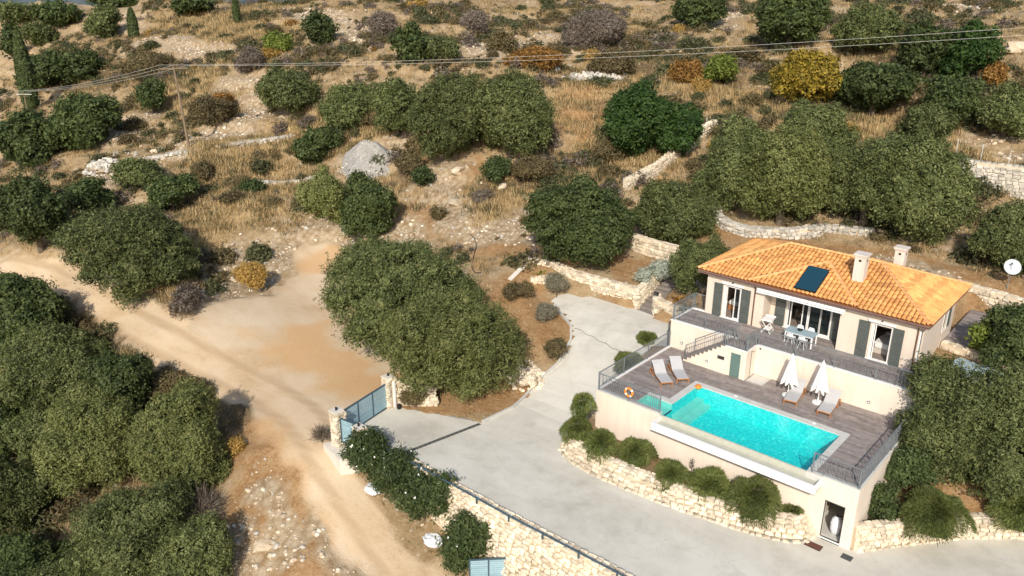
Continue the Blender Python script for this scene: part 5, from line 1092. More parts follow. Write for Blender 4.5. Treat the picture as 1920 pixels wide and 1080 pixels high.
dw = [(-8.6, WALL_Y-.1, -4.3, -3.0), (-5, WALL_Y-.02, -5.0, -3.02), (1.4, WALL_Y-.02, -6.1, -3.06), (7.6, WALL_Y+.15, -6.9, -3.1), (13, WALL_Y+.25, -7.6, -3.15)]
stone_wall('drive_wall', 'tall cream stone retaining wall carrying the driveway above the dirt bank', dw, .40, .33, proud=.05, batter=.16, limit=300, face=1, irregular=.35)
stone_wall('gate_wing_wall', 'short stone wing wall right of the driveway gate', [(-11.3, -5.25, -3.0, -1.3), (-10.2, -4.4, -3.0, -1.5), (-9.3, -3.6, -3.0, -1.9)], .35, .30, face=1, limit=120)
stone_wall('dry_stone_wall', 'curved grey dry stone wall under the olive grove behind the villa', [(-6.9, 25.1, 3.2, 4.3), (-6.0, 24.0, 3.1, 3.9), (-4.6, 23.2, 3.0, 3.75), (-2.7, 22.9, 2.9, 3.7), (.06, 24.2, 3.1, 3.8), (2.2, 26.2, 3.3, 4.1), (5, 27.3, 3.3, 4.1)], .7, .36, 'stone_grey', 'rock', .10, limit=300, irregular=.6)
stone_wall('stone_wall', 'cream stone terrace wall behind the small slim olive tree', [(-9.6, 17.6, 1.8, 3.0), (-7.5, 17.2, 1.8, 3.0), (-5.3, 16.9, 1.9, 3.1)], .5, .32, 'stone_cream', limit=150)
stone_wall('uphill_wall', 'narrow pale wall climbing straight up the slope left of the olive grove', [(-14.3, y_, gz(-14.3, y_)-.3, gz(-14.3, y_)+1.0) for y_ in (24.0, 26.5, 29, 31.5, 34, 36.5, 39)], .45, .36, 'stone_cream', face=1, limit=150, both=False)
stone_wall('back_wall', 'tall pale stone wall below the wire fence at the right edge', [(6.1, 38.6, 4.9, 8.2), (8.4, 37.4, 4.9, 8.2), (13.0, 38.0, 5.0, 8.1), (20, 39, 5.2, 8.2)], .5, .36, 'stone_grey', 'mortar', limit=300)
stone_wall('patio_wall', 'cream stone retaining wall behind the side patio, below the satellite dish', [(12.0, 22.9, 1.6, 3.1), (15.2, 22.3, 1.6, 3.05), (18.5, 21.6, 1.6, 2.9)], .4, .30, limit=220)
stone_wall('patio_edge_wall', 'low cream stone wall in front of the side patio beside the blue-grey tank', [(13.45, 15.4, .4, 1.75), (15.3, 15.0, .3, 1.72), (17.2, 14.6, .3, 1.7)], .4, .28, limit=150)
# side patio
sp_ = thing('side_patio', 'brown plank patio on the right side of the villa', 'patio', (14, 18, 1.5)); MB().box(13.42, 17.5, 15.5, 22.2, 1.2, 1.665).build('slab', 'mortar', sp_, world=True); planks(sp_, 13.42, 17.5, 15.5, 22.2, 1.70, seed=12)
tk = thing('tank_cover', 'pale blue-grey rectangular tank cover behind the big olive', 'tank', (15.9, 13.6, .9), -.22); MB().box(-1.3, 1.3, -.55, .55, -.5, .55).build('tank_body', 'tank_blue', tk, bevel=.03); MB().box(-1.34, 1.34, -.59, .59, .555, .62).build('lid', 'tank_blue', tk); MB().box(-.9, -.7, -.64, -.60, .3, .45).build('latch', 'rail_dark', tk)
# path steps up beside the long wall
ps = thing('path_steps', 'weathered wooden steps climbing between stone walls at the end of the parking bay', 'steps', (-4.2, 11.4, 0))
for i in range(13):
    u = i/12; x = -4.15-.45*u; y = 11.55+5.6*u; z = .06+1.85*u; MB().box(x-.62, x+.62, y-.24, y+.24, z-.5, z).build('step', 'steps_wood', ps, world=True)
lbx = thing('letter_box', 'small black letter box on top of the pillar by the path', 'letter box', (-3.62, 11.85, 1.28)); MB().box(-.16, .16, -.10, .10, 0, .2).build('box', 'black', lbx, bevel=.015); MB().box(-.12, .12, -.115, -.10, .10, .14).build('slot', 'rail_metal', lbx)
# satellite dish
sd = thing('satellite_dish', 'pale round satellite dish on a thin pole behind the patio wall', 'satellite dish', (14.84, 23.9, gz(14.84, 23.9)-.05)); hd = 4.45-sd.location.z
MB().tube([(0, 0, 0), (0, 0, hd-.2)], .028, 8).build('pole', 'rail_metal', sd)
dsh = MB(); dsh.lathe([(0, 0), (.2, .02), (.38, .075), (.50, .13), (.505, .135), (.50, .12), (.38, .06), (.2, .005), (0, -.015)], 24); do = dsh.build('dish', 'dish', sd, smooth=True); do.location = (0, 0, hd); do.rotation_euler = (math.radians(58), 0, math.radians(28))
MB().tube([(0, 0, .0), (0, -.1, .45)], .012, 5).build('feed_arm', 'rail_dark', sd).location = (0, -.1, hd-.15); MB().box(-.05, .05, -.14, -.04, .4, .5).build('feed_head', 'rail_dark', sd).location = (0, -.1, hd-.15)
# ------------------------------------------------------------------ gates
def pillar(lab, x, y, z0, h, w=.55, lamp=True):
    t = stone_wall('gate_pillar', lab, [(x-w/2, y-w/2, z0, z0+h), (x+w/2, y-w/2, z0, z0+h)], w, .24, both=True, limit=90, cat='pillar', group='stone gate pillars')
    o0 = t.location
    for sx in (-1, 1):
        rr = random.Random(3)
        for r_ in range(int(h/.2)):
            for k in range(2): obj('stone', rr.choice(STONES['stone_cream']), t, Vector((x+sx*w/2, y-w/4+k*w/2-.02, z0+.1+r_*.2))-o0, (0, 0, math.pi/2), (.25, .12, .19))
    MB().box(x-w/2-.04, x+w/2+.04, y-w/2-.04, y+w/2+.04, z0+h+.06, z0+h+.12).build('cap', 'wall_cap', t, world=True)
    if lamp: MB().tube([(x, y, z0+h+.12), (x, y, z0+h+.3)], .06, 8).build('lamp', 'black', t, world=True)
    return t
pillar('stone gate pillar at the near left end of the driveway gate', -10.55, -10.0, -3.3, 2.15); pillar('shorter stone pillar right of the small entrance gate', -8.95, -9.75, -3.2, 1.55, .5); pillar('stone gate pillar at the far right end of the driveway gate', -11.45, -5.45, -3.1, 2.05)
def slat_gate(lab, a, b, z0, h, nst, npan=3, ns=11):
    a = Vector((*a, z0)); b = Vector((*b, z0)); t = thing('slatted_gate', lab, 'gate', a); d = b-a; L = d.length; az = math.atan2(d.y, d.x); t.rotation_euler = (0, 0, az)
    m_ = MB().box(0, L, -.03, .03, .05, .13).box(0, L, -.03, .03, h-.08, h)
    m_.box(0, .08, -.03, .03, .13, h-.08).box(L-.08, L, -.03, .03, .13, h-.08); m_.build('frame', 'gate_frame', t)
    for i in range(1, npan): MB().box(L*i/npan-.035, L*i/npan+.035, -.032, .032, .13, h-.08).build('stile', 'gate_frame', t)
    sh = (h-.21)/ns; me = MB().box(-.5, .5, -.009, .009, -.5, .5).mesh('slat', 'gate_slat')
    for p in range(npan):
        x0 = L*p/npan+(.08 if p == 0 else .035); x1 = L*(p+1)/npan-(.08 if p == npan-1 else .035)
        for i in range(ns): obj('slat', me, t, ((x0+x1)/2, 0, .13+sh*(i+.5)), (.12, 0, 0), (x1-x0, 1, sh*.88))
    return t
slat_gate('wide blue-grey slatted sliding gate closing the driveway', (-10.62, -9.55), (-11.32, -5.75), -3.0, 1.72, 2)
slat_gate('small blue-grey slatted entrance gate between the two near pillars', (-10.25, -10.0), (-9.22, -9.85), -3.0, 1.6, 0, 1)
slat_gate('blue-grey slatted gate at the bottom edge, below the oleander with pale flowers', (.2, -10.6), (1.55, -9.2), -6.6, 1.55, 0, 2)
gp = thing('gate_post', 'white metal post at the right end of the driveway gate', 'post', (-11.05, -5.35, -3.05)); MB().box(-.06, .06, -.06, .06, 0, 1.85).build('shaft', 'white_paint', gp); MB().box(-.12, .12, -.12, .12, 0, .05).build('base_plate', 'rail_metal', gp); MB().tube([(.3, .05, .05), (.3, .05, .35)], .13, 10).build('gate_motor', 'black', gp)
kb = thing('concrete_plinth', 'low concrete plinth at the foot of the near gate pillars', 'plinth', (-10.4, -10.5, -3.4)); MB().ngon([(-11.2, -10.6), (-9.2, -11.0), (-8.6, -10.1), (-10.9, -9.7)], -4.4, -3.16).build('slab', 'wall_cap', kb, world=True)
# dark handrail on the drive wall
hr = thing('drive_rail', 'low dark metal rail running along the top of the drive wall', 'rail', (-8.5, WALL_Y-.15, -3.0))
pts_ = [(-8.6, WALL_Y-.25, -2.72), (-5, WALL_Y-.17, -2.72), (1.4, WALL_Y-.17, -2.78), (7.6, WALL_Y, -2.82), (13, WALL_Y+.1, -2.86)]
MB().tube(pts_, .045, 6).build('top_tube', 'gate_frame', hr, world=True)
for i, p in enumerate(polyline(pts_, 2.4)): MB().box(p[0]-.035, p[0]+.035, p[1]-.035, p[1]+.035, p[2]-.32, p[2]+.06).build('post', 'gate_frame', hr, world=True)
# kerb of the planting bed by the drive
kbp = [p for p in DRIVE_EDGE[6:13]]
kk = thing('bed_kerb', 'pale concrete kerb along the planting bed by the driveway', 'kerb', (kbp[0][0], kbp[0][1], dh(*kbp[0])))
for a, b in zip(kbp[:-1], kbp[1:]):
    q = polyline([a, b], .9)
    for c, d in zip(q[:-1], q[1:]): MB().bar((c[0], c[1], dh(*c)+.03), (d[0], d[1], dh(*d)+.03), .13, .22).build('kerb_stone', 'concrete', kk, world=True)
# wire fence posts at the right edge
for i, (x, y) in enumerate(((6.8, 39.9), (8.65, 40.0), (10.6, 40.3), (12.6, 40.6), (-14.9, 35.4), (-14.9, 38.2))):
    z = gz(x, y); fp = thing('fence_post', ['thin pale fence post at the left end of the back wall', 'second thin fence post on the back wall', 'third thin fence post on the back wall', 'thin fence post at the right edge on the back wall', 'thin fence post beside the uphill wall, lower', 'thin fence post beside the uphill wall, upper'][i], 'fence post', (x, y, z-.2), group='thin wire fence posts')
    MB().tube([(0, 0, 0), (0, 0, 1.7)], .03, 6).build('shaft', 'cable', fp); MB().tube([(0, 0, 1.7), (0, 0, 1.74)], .04, 6).build('post_cap', 'rail_metal', fp)
# ------------------------------------------------------------------ utility poles and wires
z0 = gz(-60.3, 9.1)
up_ = thing('utility_pole', 'tall wooden utility pole with cross-arm on the left slope', 'utility pole', (-60.3, 9.1, z0-.3)); MB().tube([(0, 0, 0), (-.25, -.1, 4.4), (-.55, -.2, 8.75)], .16, 8, .10).build('shaft', 'wood_pole', up_)
MB().bar((-1.9, -1.05, 8.45), (.8, .65, 8.6), .12, .12).build('crossarm', 'wood_pole', up_); MB().bar((-1.2, -.6, 8.4), (-.5, -.2, 7.7), .05).bar((.2, .3, 8.45), (-.5, -.2, 7.7), .05).build('brace', 'rail_dark', up_)
ins = [(-1.8, -1.0), (-.6, -.22), (.7, .6)]
for a, b in ins: MB().lathe([(.03, 8.55), (.07, 8.68), (.05, 8.74), (.07, 8.82), (.03, 8.9), (0, 8.9)], 8, (a, b, 0)).build('insulator', 'rail_dark', up_)
p2 = Vector((-111.4, 11.1, 5.2)); z2 = gz(p2.x, p2.y)
u2_ = thing('utility_pole', 'far utility pole with pale cross-arm half hidden by oaks at the far left', 'utility pole', (p2.x, p2.y, z2-.3)); MB().tube([(0, 0, 0), (0, 0, p2.z-z2+.5)], .13, 8, .08).build('shaft', 'wood_pole', u2_); MB().bar((-1.0, -.7, p2.z-z2+.2), (1.0, .7, p2.z-z2+.2), .09).build('crossarm', 'cable', u2_)
far_pole = Vector((17, 38, 18.4))
for k, (a, b) in enumerate(ins):
    A0 = Vector((-60.3+a, 9.1+b, z0-.3+8.85)); B0 = Vector((10.05+1.0*(k-1), 38.17+(k-1)*-.6, 18.07-(0, .12, .28)[k])); D0 = (B0-A0); B1 = A0+D0*1.5
    pts2 = []
    for i in range(41):
        u = i/40*1.5; q = A0+D0*u; sag = 2.5*(u*(u-1)) if u <= 1 else .0; q = q+Vector((0, 0, sag)); pts2.append(q)
    if k == 1: pts2 = None
    if pts2: w_ = thing('power_wire', ['upper', 'middle', 'lower'][k]+' power wire crossing the whole slope from the wooden pole to the right edge', 'wire', A0, group='power wires to the right'); MB().tube(pts2, .011, 4).build('wire_span', 'cable', w_, world=True)
    C0 = p2+Vector((1.1*(k-1), .8*(k-1), .35)); pts2 = [A0+(C0-A0)*u+Vector((0, 0, 2.2*u*(u-1))) for u in np.linspace(0, 1, 20)]; e = C0+(C0-A0)*.6+Vector((0, 0, 0)); pts2 += [C0+(e-C0)*u+Vector((0, 0, 1.0*u*(u-1))) for u in np.linspace(.1, 1, 6)]
    w_ = thing('power_wire', ['upper', 'middle', 'lower'][k]+' power wire running left from the wooden pole past the cypress', 'wire', A0, group='power wires to the left'); MB().tube(pts2, .014, 4).build('wire_span', 'cable', w_, world=True)
# ------------------------------------------------------------------ loose objects
def sack(lab, x, y, k=1.0):
    z = gz(x, y); t = thing('white_sack', lab, 'sack', (x, y, z)); bm = bmesh.new(); bmesh.ops.create_icosphere(bm, subdivisions=3, radius=1)
    for v_ in bm.verts: n1 = noise.noise(v_.co*2.2+Vector((x, y, 0))); v_.co = Vector((v_.co.x*.55*k, v_.co.y*.38*k, max(-.05, v_.co.z*.24*k+.12)))*(1+.35*n1)
    me = bpy.data.meshes.new('sack_body'); bm.to_mesh(me); bm.free(); me.materials.append(M['bag_white']); obj('sack_body', me, t); return t
sack('crumpled white sack at the foot of the largest oleander', -7.3, -10.35, 1.0); sack('crumpled white sack left of the flowering oleander', -2.95, -10.05, 1.1)
hz = thing('black_hose', 'black hose curving over the gravel bank below the dark tree', 'hose', (-24, 12, 0)); q = [(-22.8+i*.42, 13.4-.35*i+.5*math.sin(i*.5)) for i in range(14)]; MB().tube([(x, y, gz(x, y)+.06) for x, y in q], .035, 5).build('tube', 'hose', hz, world=True)
# ------------------------------------------------------------------ foliage
def leaves(C_, Nn, size, asp, jit, rs):
    """C_ centres (n,3), Nn outward normals -> quads"""
    n_ = len(C_); nn = Nn+rs.normal(0, jit, (n_, 3)); nn /= np.linalg.norm(nn, axis=1)[:, None]
    t_ = rs.normal(0, 1, (n_, 3)); t_ -= (t_*nn).sum(1)[:, None]*nn; t_ /= np.linalg.norm(t_, axis=1)[:, None]+1e-9; b_ = np.cross(nn, t_)
    s = size*rs.uniform(.6, 1.35, n_)[:, None]; a = t_*s; b = b_*s*asp
    v = np.stack([C_-a*.9-b, C_+a*1.1, C_-a*.5+b*1.15], 1).reshape(-1, 3); f = np.arange(n_*3).reshape(-1, 3); return v, f
def crown_arrays(R_, c, seed, leaf=.16, asp=.5, dens=1.0, nl=None, flat=.3, rough=.16, jit=.55):
    rs = np.random.default_rng(seed); lob = []; small = nl is not None
    nb = 3 if small else 4+int(R_ > 2.5)+int(R_ > 4); a0 = rs.uniform(0, 6.28); bo_ = [(0, 0, rs.uniform(.05, .3), rs.uniform(.52, .66))]
    for i in range(nb):
        a = a0+2*math.pi*i/nb+rs.uniform(-.45, .45); q = rs.uniform(.34, .50)*(.84 if R_ > 3 else 1); bo_.append((q*math.cos(a), q*math.sin(a), rs.uniform(-.38, .22), rs.uniform(.38, .56)+(.07 if R_ > 3 else 0)))
    bo_ = np.array(bo_); nl = nl or int(np.clip((R_/.78)**2*1.6, 16, 75))
    tries = 0
    while len(lob) < nl and tries < nl*12:
        tries += 1; b_ = bo_[rs.integers(len(bo_))]; d = rs.normal(0, 1, 3); d[2] += .2; d /= np.linalg.norm(d); p_ = b_[:3]+d*b_[3]*rs.uniform(.82, 1.06)
        if p_[2] < -.85 or any(np.linalg.norm(p_-o_[:3]) < o_[3]*.86 for o_ in bo_): continue
        lr = rs.uniform(.42, .95)/R_ if not small else rs.uniform(.2, .36); lob.append((*p_, min(max(lr, .13), .34)))
    lob = np.concatenate([np.array(lob), bo_*np.array([1, 1, 1, .90])])
    area = 2*math.pi*R_*R_*.9+2*math.pi*R_*c*.7; n_ = int(area*dens/(leaf*leaf*asp*2*.55)*1.15)
    n_ = min(int(n_*1.35), 62000); ns = n_//8
    pr = lob[:, 3]**2; pr /= pr.sum(); li = rs.choice(len(lob), ns*3, p=pr); d = rs.normal(0, 1, (ns*3, 3)); d[:, 2] += .25; d /= np.linalg.norm(d, axis=1)[:, None]
    P = lob[li, :3]+d*(lob[li, 3]*(1+rs.uniform(-.10, rough, ns*3)*1.0))[:, None]
    keep = np.ones(len(P), bool)
    for l_ in lob: keep &= (np.linalg.norm(P-l_[:3], axis=1) > l_[3]*.90)
    keep &= (P[:, 2] > -1.05); P = P[keep][:ns]; d = d[keep][:ns]; k = max(1, n_//max(1, len(P)))
    P = P*np.where(rs.uniform(0, 1, len(P)) < .13, rs.uniform(1.03, 1.13, len(P)), 1.0)[:, None]; P = np.repeat(P, k, 0); d = np.repeat(d, k, 0); sc = np.array([R_, R_, c]); P = P*sc+rs.normal(0, leaf*1.15, P.shape)
    nn = d/sc*R_; nn /= np.linalg.norm(nn, axis=1)[:, None]; nn[:, 2] += .25
    return leaves(P, nn, leaf, asp, jit, rs), lob, sc
ICO = None
def ico():
    global ICO
    if ICO is None:
        bm = bmesh.new(); bmesh.ops.create_icosphere(bm, subdivisions=1, radius=1); ICO = (np.array([v.co[:] for v in bm.verts]), np.array([[v.index for v in f.verts] for f in bm.faces])); bm.free()
    return ICO
def crown_mesh(name, R_, c, seed, mat, core=.80, **k):
    (v, f), lob, sc = crown_arrays(R_, c, seed, **k); iv, if_ = ico(); vs = [v]; fq = f; off = len(v); q = []
    if core:
        for l_ in lob: vs.append((iv*l_[3]*core+l_[:3])*sc); q.append(if_+off); off += len(iv)
    V_ = np.concatenate(vs); me = bpy.data.meshes.new(name); me.vertices.add(len(V_)); me.vertices.foreach_set('co', V_.astype(np.float32).ravel())
    tri = np.concatenate(q) if q else np.zeros((0, 3), int); nl_ = fq.size+tri.size
    me.loops.add(nl_); me.loops.foreach_set('vertex_index', np.concatenate([fq.ravel(), tri.ravel()]).astype(np.int32))
    npz = len(fq)+len(tri); me.polygons.add(npz); me.polygons.foreach_set('loop_start', np.concatenate([np.arange(len(fq))*3, fq.size+np.arange(len(tri))*3]).astype(np.int32)); me.polygons.foreach_set('loop_total', np.concatenate([np.full(len(fq), 3), np.full(len(tri), 3)]).astype(np.int32))
    me.update(calc_edges=True); me.materials.append(M[mat]); return me
def trunk(t, h, r_, spread, seed):
    rr = random.Random(seed); mb = MB(); mb.tube([(0, 0, -.4), (rr.uniform(-.1, .1), rr.uniform(-.1, .1), h*.25), (rr.uniform(-.2, .2), rr.uniform(-.2, .2), h*.5)], r_*1.25, 8, r_*.8); me = mb.build('trunk', 'bark', t)
    for k in range(5):
        a = k*1.257+rr.uniform(-.3, .3); mb = MB().tube([(0, 0, h*.28), (math.cos(a)*spread*.25, math.sin(a)*spread*.25, h*.62), (math.cos(a)*spread*.5, math.sin(a)*spread*.5, h*1.0)], r_*.55, 6, r_*.18)
        mb.build('limb', 'bark', t)
LEAF = {'olive': 'leaf_olive', 'oak': 'leaf_oak', 'carob': 'leaf_carob', 'yellow': 'leaf_yellow'}
GR = {'olive': 'olive trees', 'oak': 'dark evergreen trees', 'carob': 'carob trees', 'yellow': None}
for i, (kind, x, y, g, R_, c, hc, lab) in enumerate(TREES):
    g = gz(x, y) if not (0 < x < 14 and 0 < y < 18) else g
    dist = math.dist((x, y), CAM[:2]); lf = max(.085, dist*.00172)*(1.0 if kind == 'olive' else 1.05)
    zc = hc+(TREES[i][3]-g)
    t = thing('yellow_tree' if kind == 'yellow' else kind+'_tree', lab, 'tree', (x, y, g), group=GR[kind])
    me = crown_mesh('crown', R_*(.91 if i < 2 else .97), c*(1.05 if i < 2 else .98), 100+i, 'leaf_olive_bright' if ('bright' in lab or 'light' in lab or i == 1) and kind == 'olive' else LEAF[kind], leaf=lf, asp=.42 if kind == 'olive' else .62, jit=.6 if kind == 'olive' else .5, rough=.22 if kind == 'olive' else .12, core=.68)
    obj('crown', me, t, (0, 0, min(zc, c*.98))); trunk(t, zc, .10+.05*R_, R_, i)
# cypresses
for i, (lab, x, y, h, w) in enumerate((('tall dark cypress at the left edge', -113.5, 12.5, 11.5, 1.15), ('short cypress on the upper left ridge', -128.0, 36.5, 5.0, .8), ('thin solitary cypress on the upper left slope', -108.5, 45.5, 4.8, .5))):
    g = gz(x, y); t = thing('cypress_tree', lab, 'tree', (x, y, g), group='cypresses'); rs = np.random.default_rng(50+i); n_ = 5200
    z = rs.uniform(0, 1, n_)**.9; a = rs.uniform(0, 2*math.pi, n_); r_ = w*(np.sin(np.clip(z, 0, 1)**.6*math.pi)**.55*.9+.08)*(1+.12*rs.normal(0, 1, n_)); P = np.stack([r_*np.cos(a), r_*np.sin(a), .3+z*h], 1); nn = np.stack([np.cos(a), np.sin(a), np.full(n_, .3)], 1)
    v_, f_ = leaves(P, nn, .24, .45, .4, rs); obj('crown', mesh_np('crown', v_, f_, 'leaf_oak'), t); MB().tube([(0, 0, -.3), (0, 0, h*.9)], w*.45, 8, .05).build('trunk', 'bark', t)
# shrubs
def twigs(R_, c, seed, mat, n_=900, w=.012):
    rs = np.random.default_rng(seed); a = rs.uniform(0, 2*math.pi, n_); ph = np.arccos(rs.uniform(-.1, 1, n_)); d = np.stack([np.sin(ph)*np.cos(a), np.sin(ph)*np.sin(a), np.cos(ph)], 1)
    p0 = d*rs.uniform(.1, .75, n_)[:, None]*np.array([R_, R_, c]); p1 = p0+(d+rs.normal(0, .35, (n_, 3)))*rs.uniform(.2, .5, n_)[:, None]*R_; s = np.cross(p1-p0, rs.normal(0, 1, (n_, 3))); s /= np.linalg.norm(s, axis=1)[:, None]; s *= w
    v_ = np.stack([p0-s, p0+s, p1+s*.4, p1-s*.4], 1).reshape(-1, 3); return mesh_np('twigs', v_, np.arange(n_*4).reshape(-1, 4), mat)
SL_ = {'oleander': ('leaf_oleander', .17, .28), 'bush': ('leaf_oleander', .11, .5), 'lavender': ('leaf_lavender', .11, .2), 'scrub': ('leaf_scrub', .12, .35), 'silver': ('leaf_silver', .10, .4), 'gold': ('leaf_gold', .12, .3), 'rust': ('leaf_rust', .13, .45), 'grey': ('leaf_grey', .14, .22), 'lime': ('leaf_lime', .15, .55), 'rosemary': ('leaf_rosemary', .13, .22)}
for i, (kind, x, y, g, R_, c, hc, lab) in enumerate(SHRUBS):
    g2 = gz(x, y); t = thing('bare_bush' if kind == 'dead' else kind+'_shrub' if kind != 'bush' else 'leafy_bush', lab, 'shrub', (x, y, g2)); dist = math.dist((x, y), CAM[:2]); zc = hc+g-g2
    if kind == 'dead':
        obj('twigs', twigs(R_, c, 300+i, 'leaf_grey', 1500 if R_ > 1 else 800, .014), t, (0, 0, max(zc-.3, .1))); MB().tube([(0, 0, -.2), (0, 0, zc*.8)], .05, 6, .02).build('stem', 'bark', t)
    else:
        mt, lf, asp = SL_[kind]; lf = max(lf*.75, dist*.0017); me = crown_mesh('foliage', R_, c, 300+i, mt, core=.7, leaf=lf, asp=asp, nl=9, rough=.3, jit=.7); obj('foliage', me, t, (0, 0, zc)); MB().tube([(0, 0, -.2), (0, 0, zc*.7)], .05, 6, .02).build('stem', 'bark', t)
        if kind == 'oleander':
            rs = np.random.default_rng(i); n_ = 16; a = rs.uniform(0, 6.28, n_); ph = np.arccos(rs.uniform(.0, 1, n_)); P = np.stack([R_*np.sin(ph)*np.cos(a), R_*np.sin(ph)*np.sin(a), zc+c*np.cos(ph)], 1)*1.0; v_, f_ = leaves(P, P/np.linalg.norm(P, axis=1)[:, None], .06, .8, .5, rs); obj('flowers', mesh_np('flowers', v_, f_, 'flower'), t)
# trailing rosemary on the planter: needle sprays that flow over the wall
for i, (x, y, g, R_, c, hc, lab) in enumerate(PLANTED):
    R_ = max(R_*.94, .58); c = max(c, .55*R_); hc = max(hc, .35*c); t = thing('trailing_shrub', lab, 'shrub', (x, y, g), group='green shrubs planted round the pool deck'); rs = np.random.default_rng(700+i)
    n_ = int(5200*R_*R_+1200); a = rs.uniform(0, 2*math.pi, n_); u = rs.uniform(0, 1, n_)**.55; rr_ = R_*u*(1+.14*np.sin(3*a+i*1.7)+.10*np.sin(7*a+i)); P0x, P0y = rr_*np.cos(a), rr_*np.sin(a); z = hc+c*(np.sqrt(np.clip(1-u*u, 0, 1)))-.15+.10*np.sin(P0x*5+i)*np.cos(P0y*4.3)
    P = np.stack([rr_*np.cos(a), rr_*np.sin(a), z+rs.normal(0, .05, n_)], 1); 
    front = (P[:, 1] < -.15*R_); P[:, 2] = np.where(front, P[:, 2]-(.45*c)*np.clip(-P[:, 1]/R_, 0, 1)**1.5, P[:, 2])
    dirn = np.stack([np.cos(a)*.9, np.sin(a)*.9, np.where(u > .75, -.45, .55)], 1)+rs.normal(0, .3, (n_, 3)); dirn /= np.linalg.norm(dirn, axis=1)[:, None]
    sd_ = np.cross(dirn, rs.normal(0, 1, (n_, 3))); sd_ /= np.linalg.norm(sd_, axis=1)[:, None]; L_ = rs.uniform(.09, .22, n_)[:, None]; w = .018
    v_ = np.stack([P-sd_*w, P+sd_*w, P+dirn*L_+sd_*w*.3, P+dirn*L_-sd_*w*.3], 1).reshape(-1, 3); obj('foliage', mesh_np('foliage', v_, np.arange(n_*4).reshape(-1, 4), 'leaf_rosemary'), t)
    iv, if_ = ico(); obj('leafy_core', mesh_np('leafy_core', iv*np.array([R_*.78, R_*.78, c*.78])+np.array([0, 0, hc-.22]), if_, 'leaf_oleander', True), t)  # solid core in a darker leaf colour fills the shrub
# seedling by the pool wall and prickly plants
sg = thing('seedling', 'thin grey seedling standing against the pool wall', 'plant', (6.4, -.35, -2.55)); MB().tube([(0, 0, 0), (.02, 0, .9)], .012, 5).build('stem', 'bark', sg); rs = np.random.default_rng(5); P = np.stack([rs.normal(0, .07, 70), rs.normal(0, .05, 70), rs.uniform(.35, .98, 70)], 1); v_, f_ = leaves(P, rs.normal(0, 1, (70, 3)), .05, .5, .5, rs); obj('leaves', mesh_np('leaves', v_, f_, 'leaf_grey'), sg)
def spiky(lab, x, y, z, n_, L_, mat, cat='plant', wd=.05):
    t = thing('spiky_plant', lab, cat, (x, y, z)); rs = random.Random(int(x*10)); 
    for k in range(n_):
        a = rs.uniform(0, 6.28); e = rs.uniform(.3, 1.2); d_ = Vector((math.cos(a)*math.cos(e), math.sin(a)*math.cos(e), math.sin(e))); l_ = L_*rs.uniform(.6, 1.1); mid = d_*l_*.55+Vector((0, 0, .05)); end = d_*l_+Vector((0, 0, -.25*l_*math.cos(e))); s = d_.cross(Vector((0, 0, 1))).normalized()*wd
        MB().add([Vector((0, 0, 0))-s*.5, Vector((0, 0, 0))+s*.5, mid+s, mid-s, end], [(0, 1, 2, 3), (3, 2, 4)]).build('leaf', mat, t)
spiky('spiky brownish agave plant beside the pillar at the terrace corner', -1.9, 12.1, 1.0, 26, 1.15, 'leaf_rust', wd=.07); spiky('leafy green fig shoot beside the white-capped wall', -12.9, 10.7, .6, 18, .9, 'leaf_lime', wd=.12); spiky('dark bird-of-paradise plant at the back left corner of the terrace', -.9, 11.3, .9, 20, 1.2, 'leaf_oleander', wd=.09)
ph = thing('hanging_plant', 'small leafy plant at the right end of the upper terrace', 'plant', (13.9, 9.7, TH)); MB().lathe([(.12, 0), (.16, .25), (.14, .25), (0, .22)], 12).build('pot', 'mat_red', ph); obj('foliage', crown_mesh('foliage', .35, .3, 9, 'leaf_grey', leaf=.06, nl=6, core=.5), ph, (0, 0, .5))
# ------------------------------------------------------------------ boulders
def boulder_mesh(seed, mat='rock'):
    bm = bmesh.new(); bmesh.ops.create_icosphere(bm, subdivisions=2, radius=1); r = random.Random(seed); o = Vector((r.uniform(0, 50), r.uniform(0, 50), 0))
    for v_ in bm.verts: k = noise.noise(v_.co*1.1+o)*.5+noise.noise(v_.co*2.5+o)*.25; v_.co = v_.co*(1+k); v_.co.z *= .7
    me = bpy.data.meshes.new('boulder'); bm.to_mesh(me); bm.free(); me.materials.append(M[mat]); return me
BM_ = [boulder_mesh(i) for i in range(6)]
bl = [(-10.06, -15.62, .55, 'large flat grey boulder on the brown bank left of the track'), (-17.2, -12.2, .35, 'pale boulder at the edge of the lower left thicket'), (-12.2, -18.2, .45, 'pale boulder at the bottom edge beside the thicket'), (2, 62, 1.8, 'large pale outcrop boulder at the top right'), (6, 61, 1.6, 'grey outcrop boulder at the top right beside the big one'), (9.5, 57, 1.3, 'grey boulder at the right edge below the outcrop'), (-28, 17, .9, 'pale rock slab below the big central clump'), (-31, 20.3, .8, 'pale rock among brown scrub left of the central clump'), (-26, 21, .6, 'small pale rock below the big central clump'), (-2, 63, 1.4, 'flat pale outcrop rock at the top right'), (-57, -2.5, .5, 'white rock at the edge of the dirt track near its start'), (-29, 11.2, .5, 'pale rock on the bank behind the clearing'), (.5, 26.5, .5, 'pale boulder between the olives of the grove'), (-62, 5, 1.0, 'pale rocks at the foot of the utility pole'), (-66, 8.5, .9, 'grey rocks left of the utility pole')]
for i, (x, y, s, lab) in enumerate(bl):
    g = gz(x, y); b = obj('boulder', BM_[i % 6], None, (x, y, g+.1*s), (R.uniform(-.2, .2), R.uniform(-.2, .2), R.uniform(0, 6.28)), (s, s*.75, s*.7)); tag(b, lab, 'boulder')
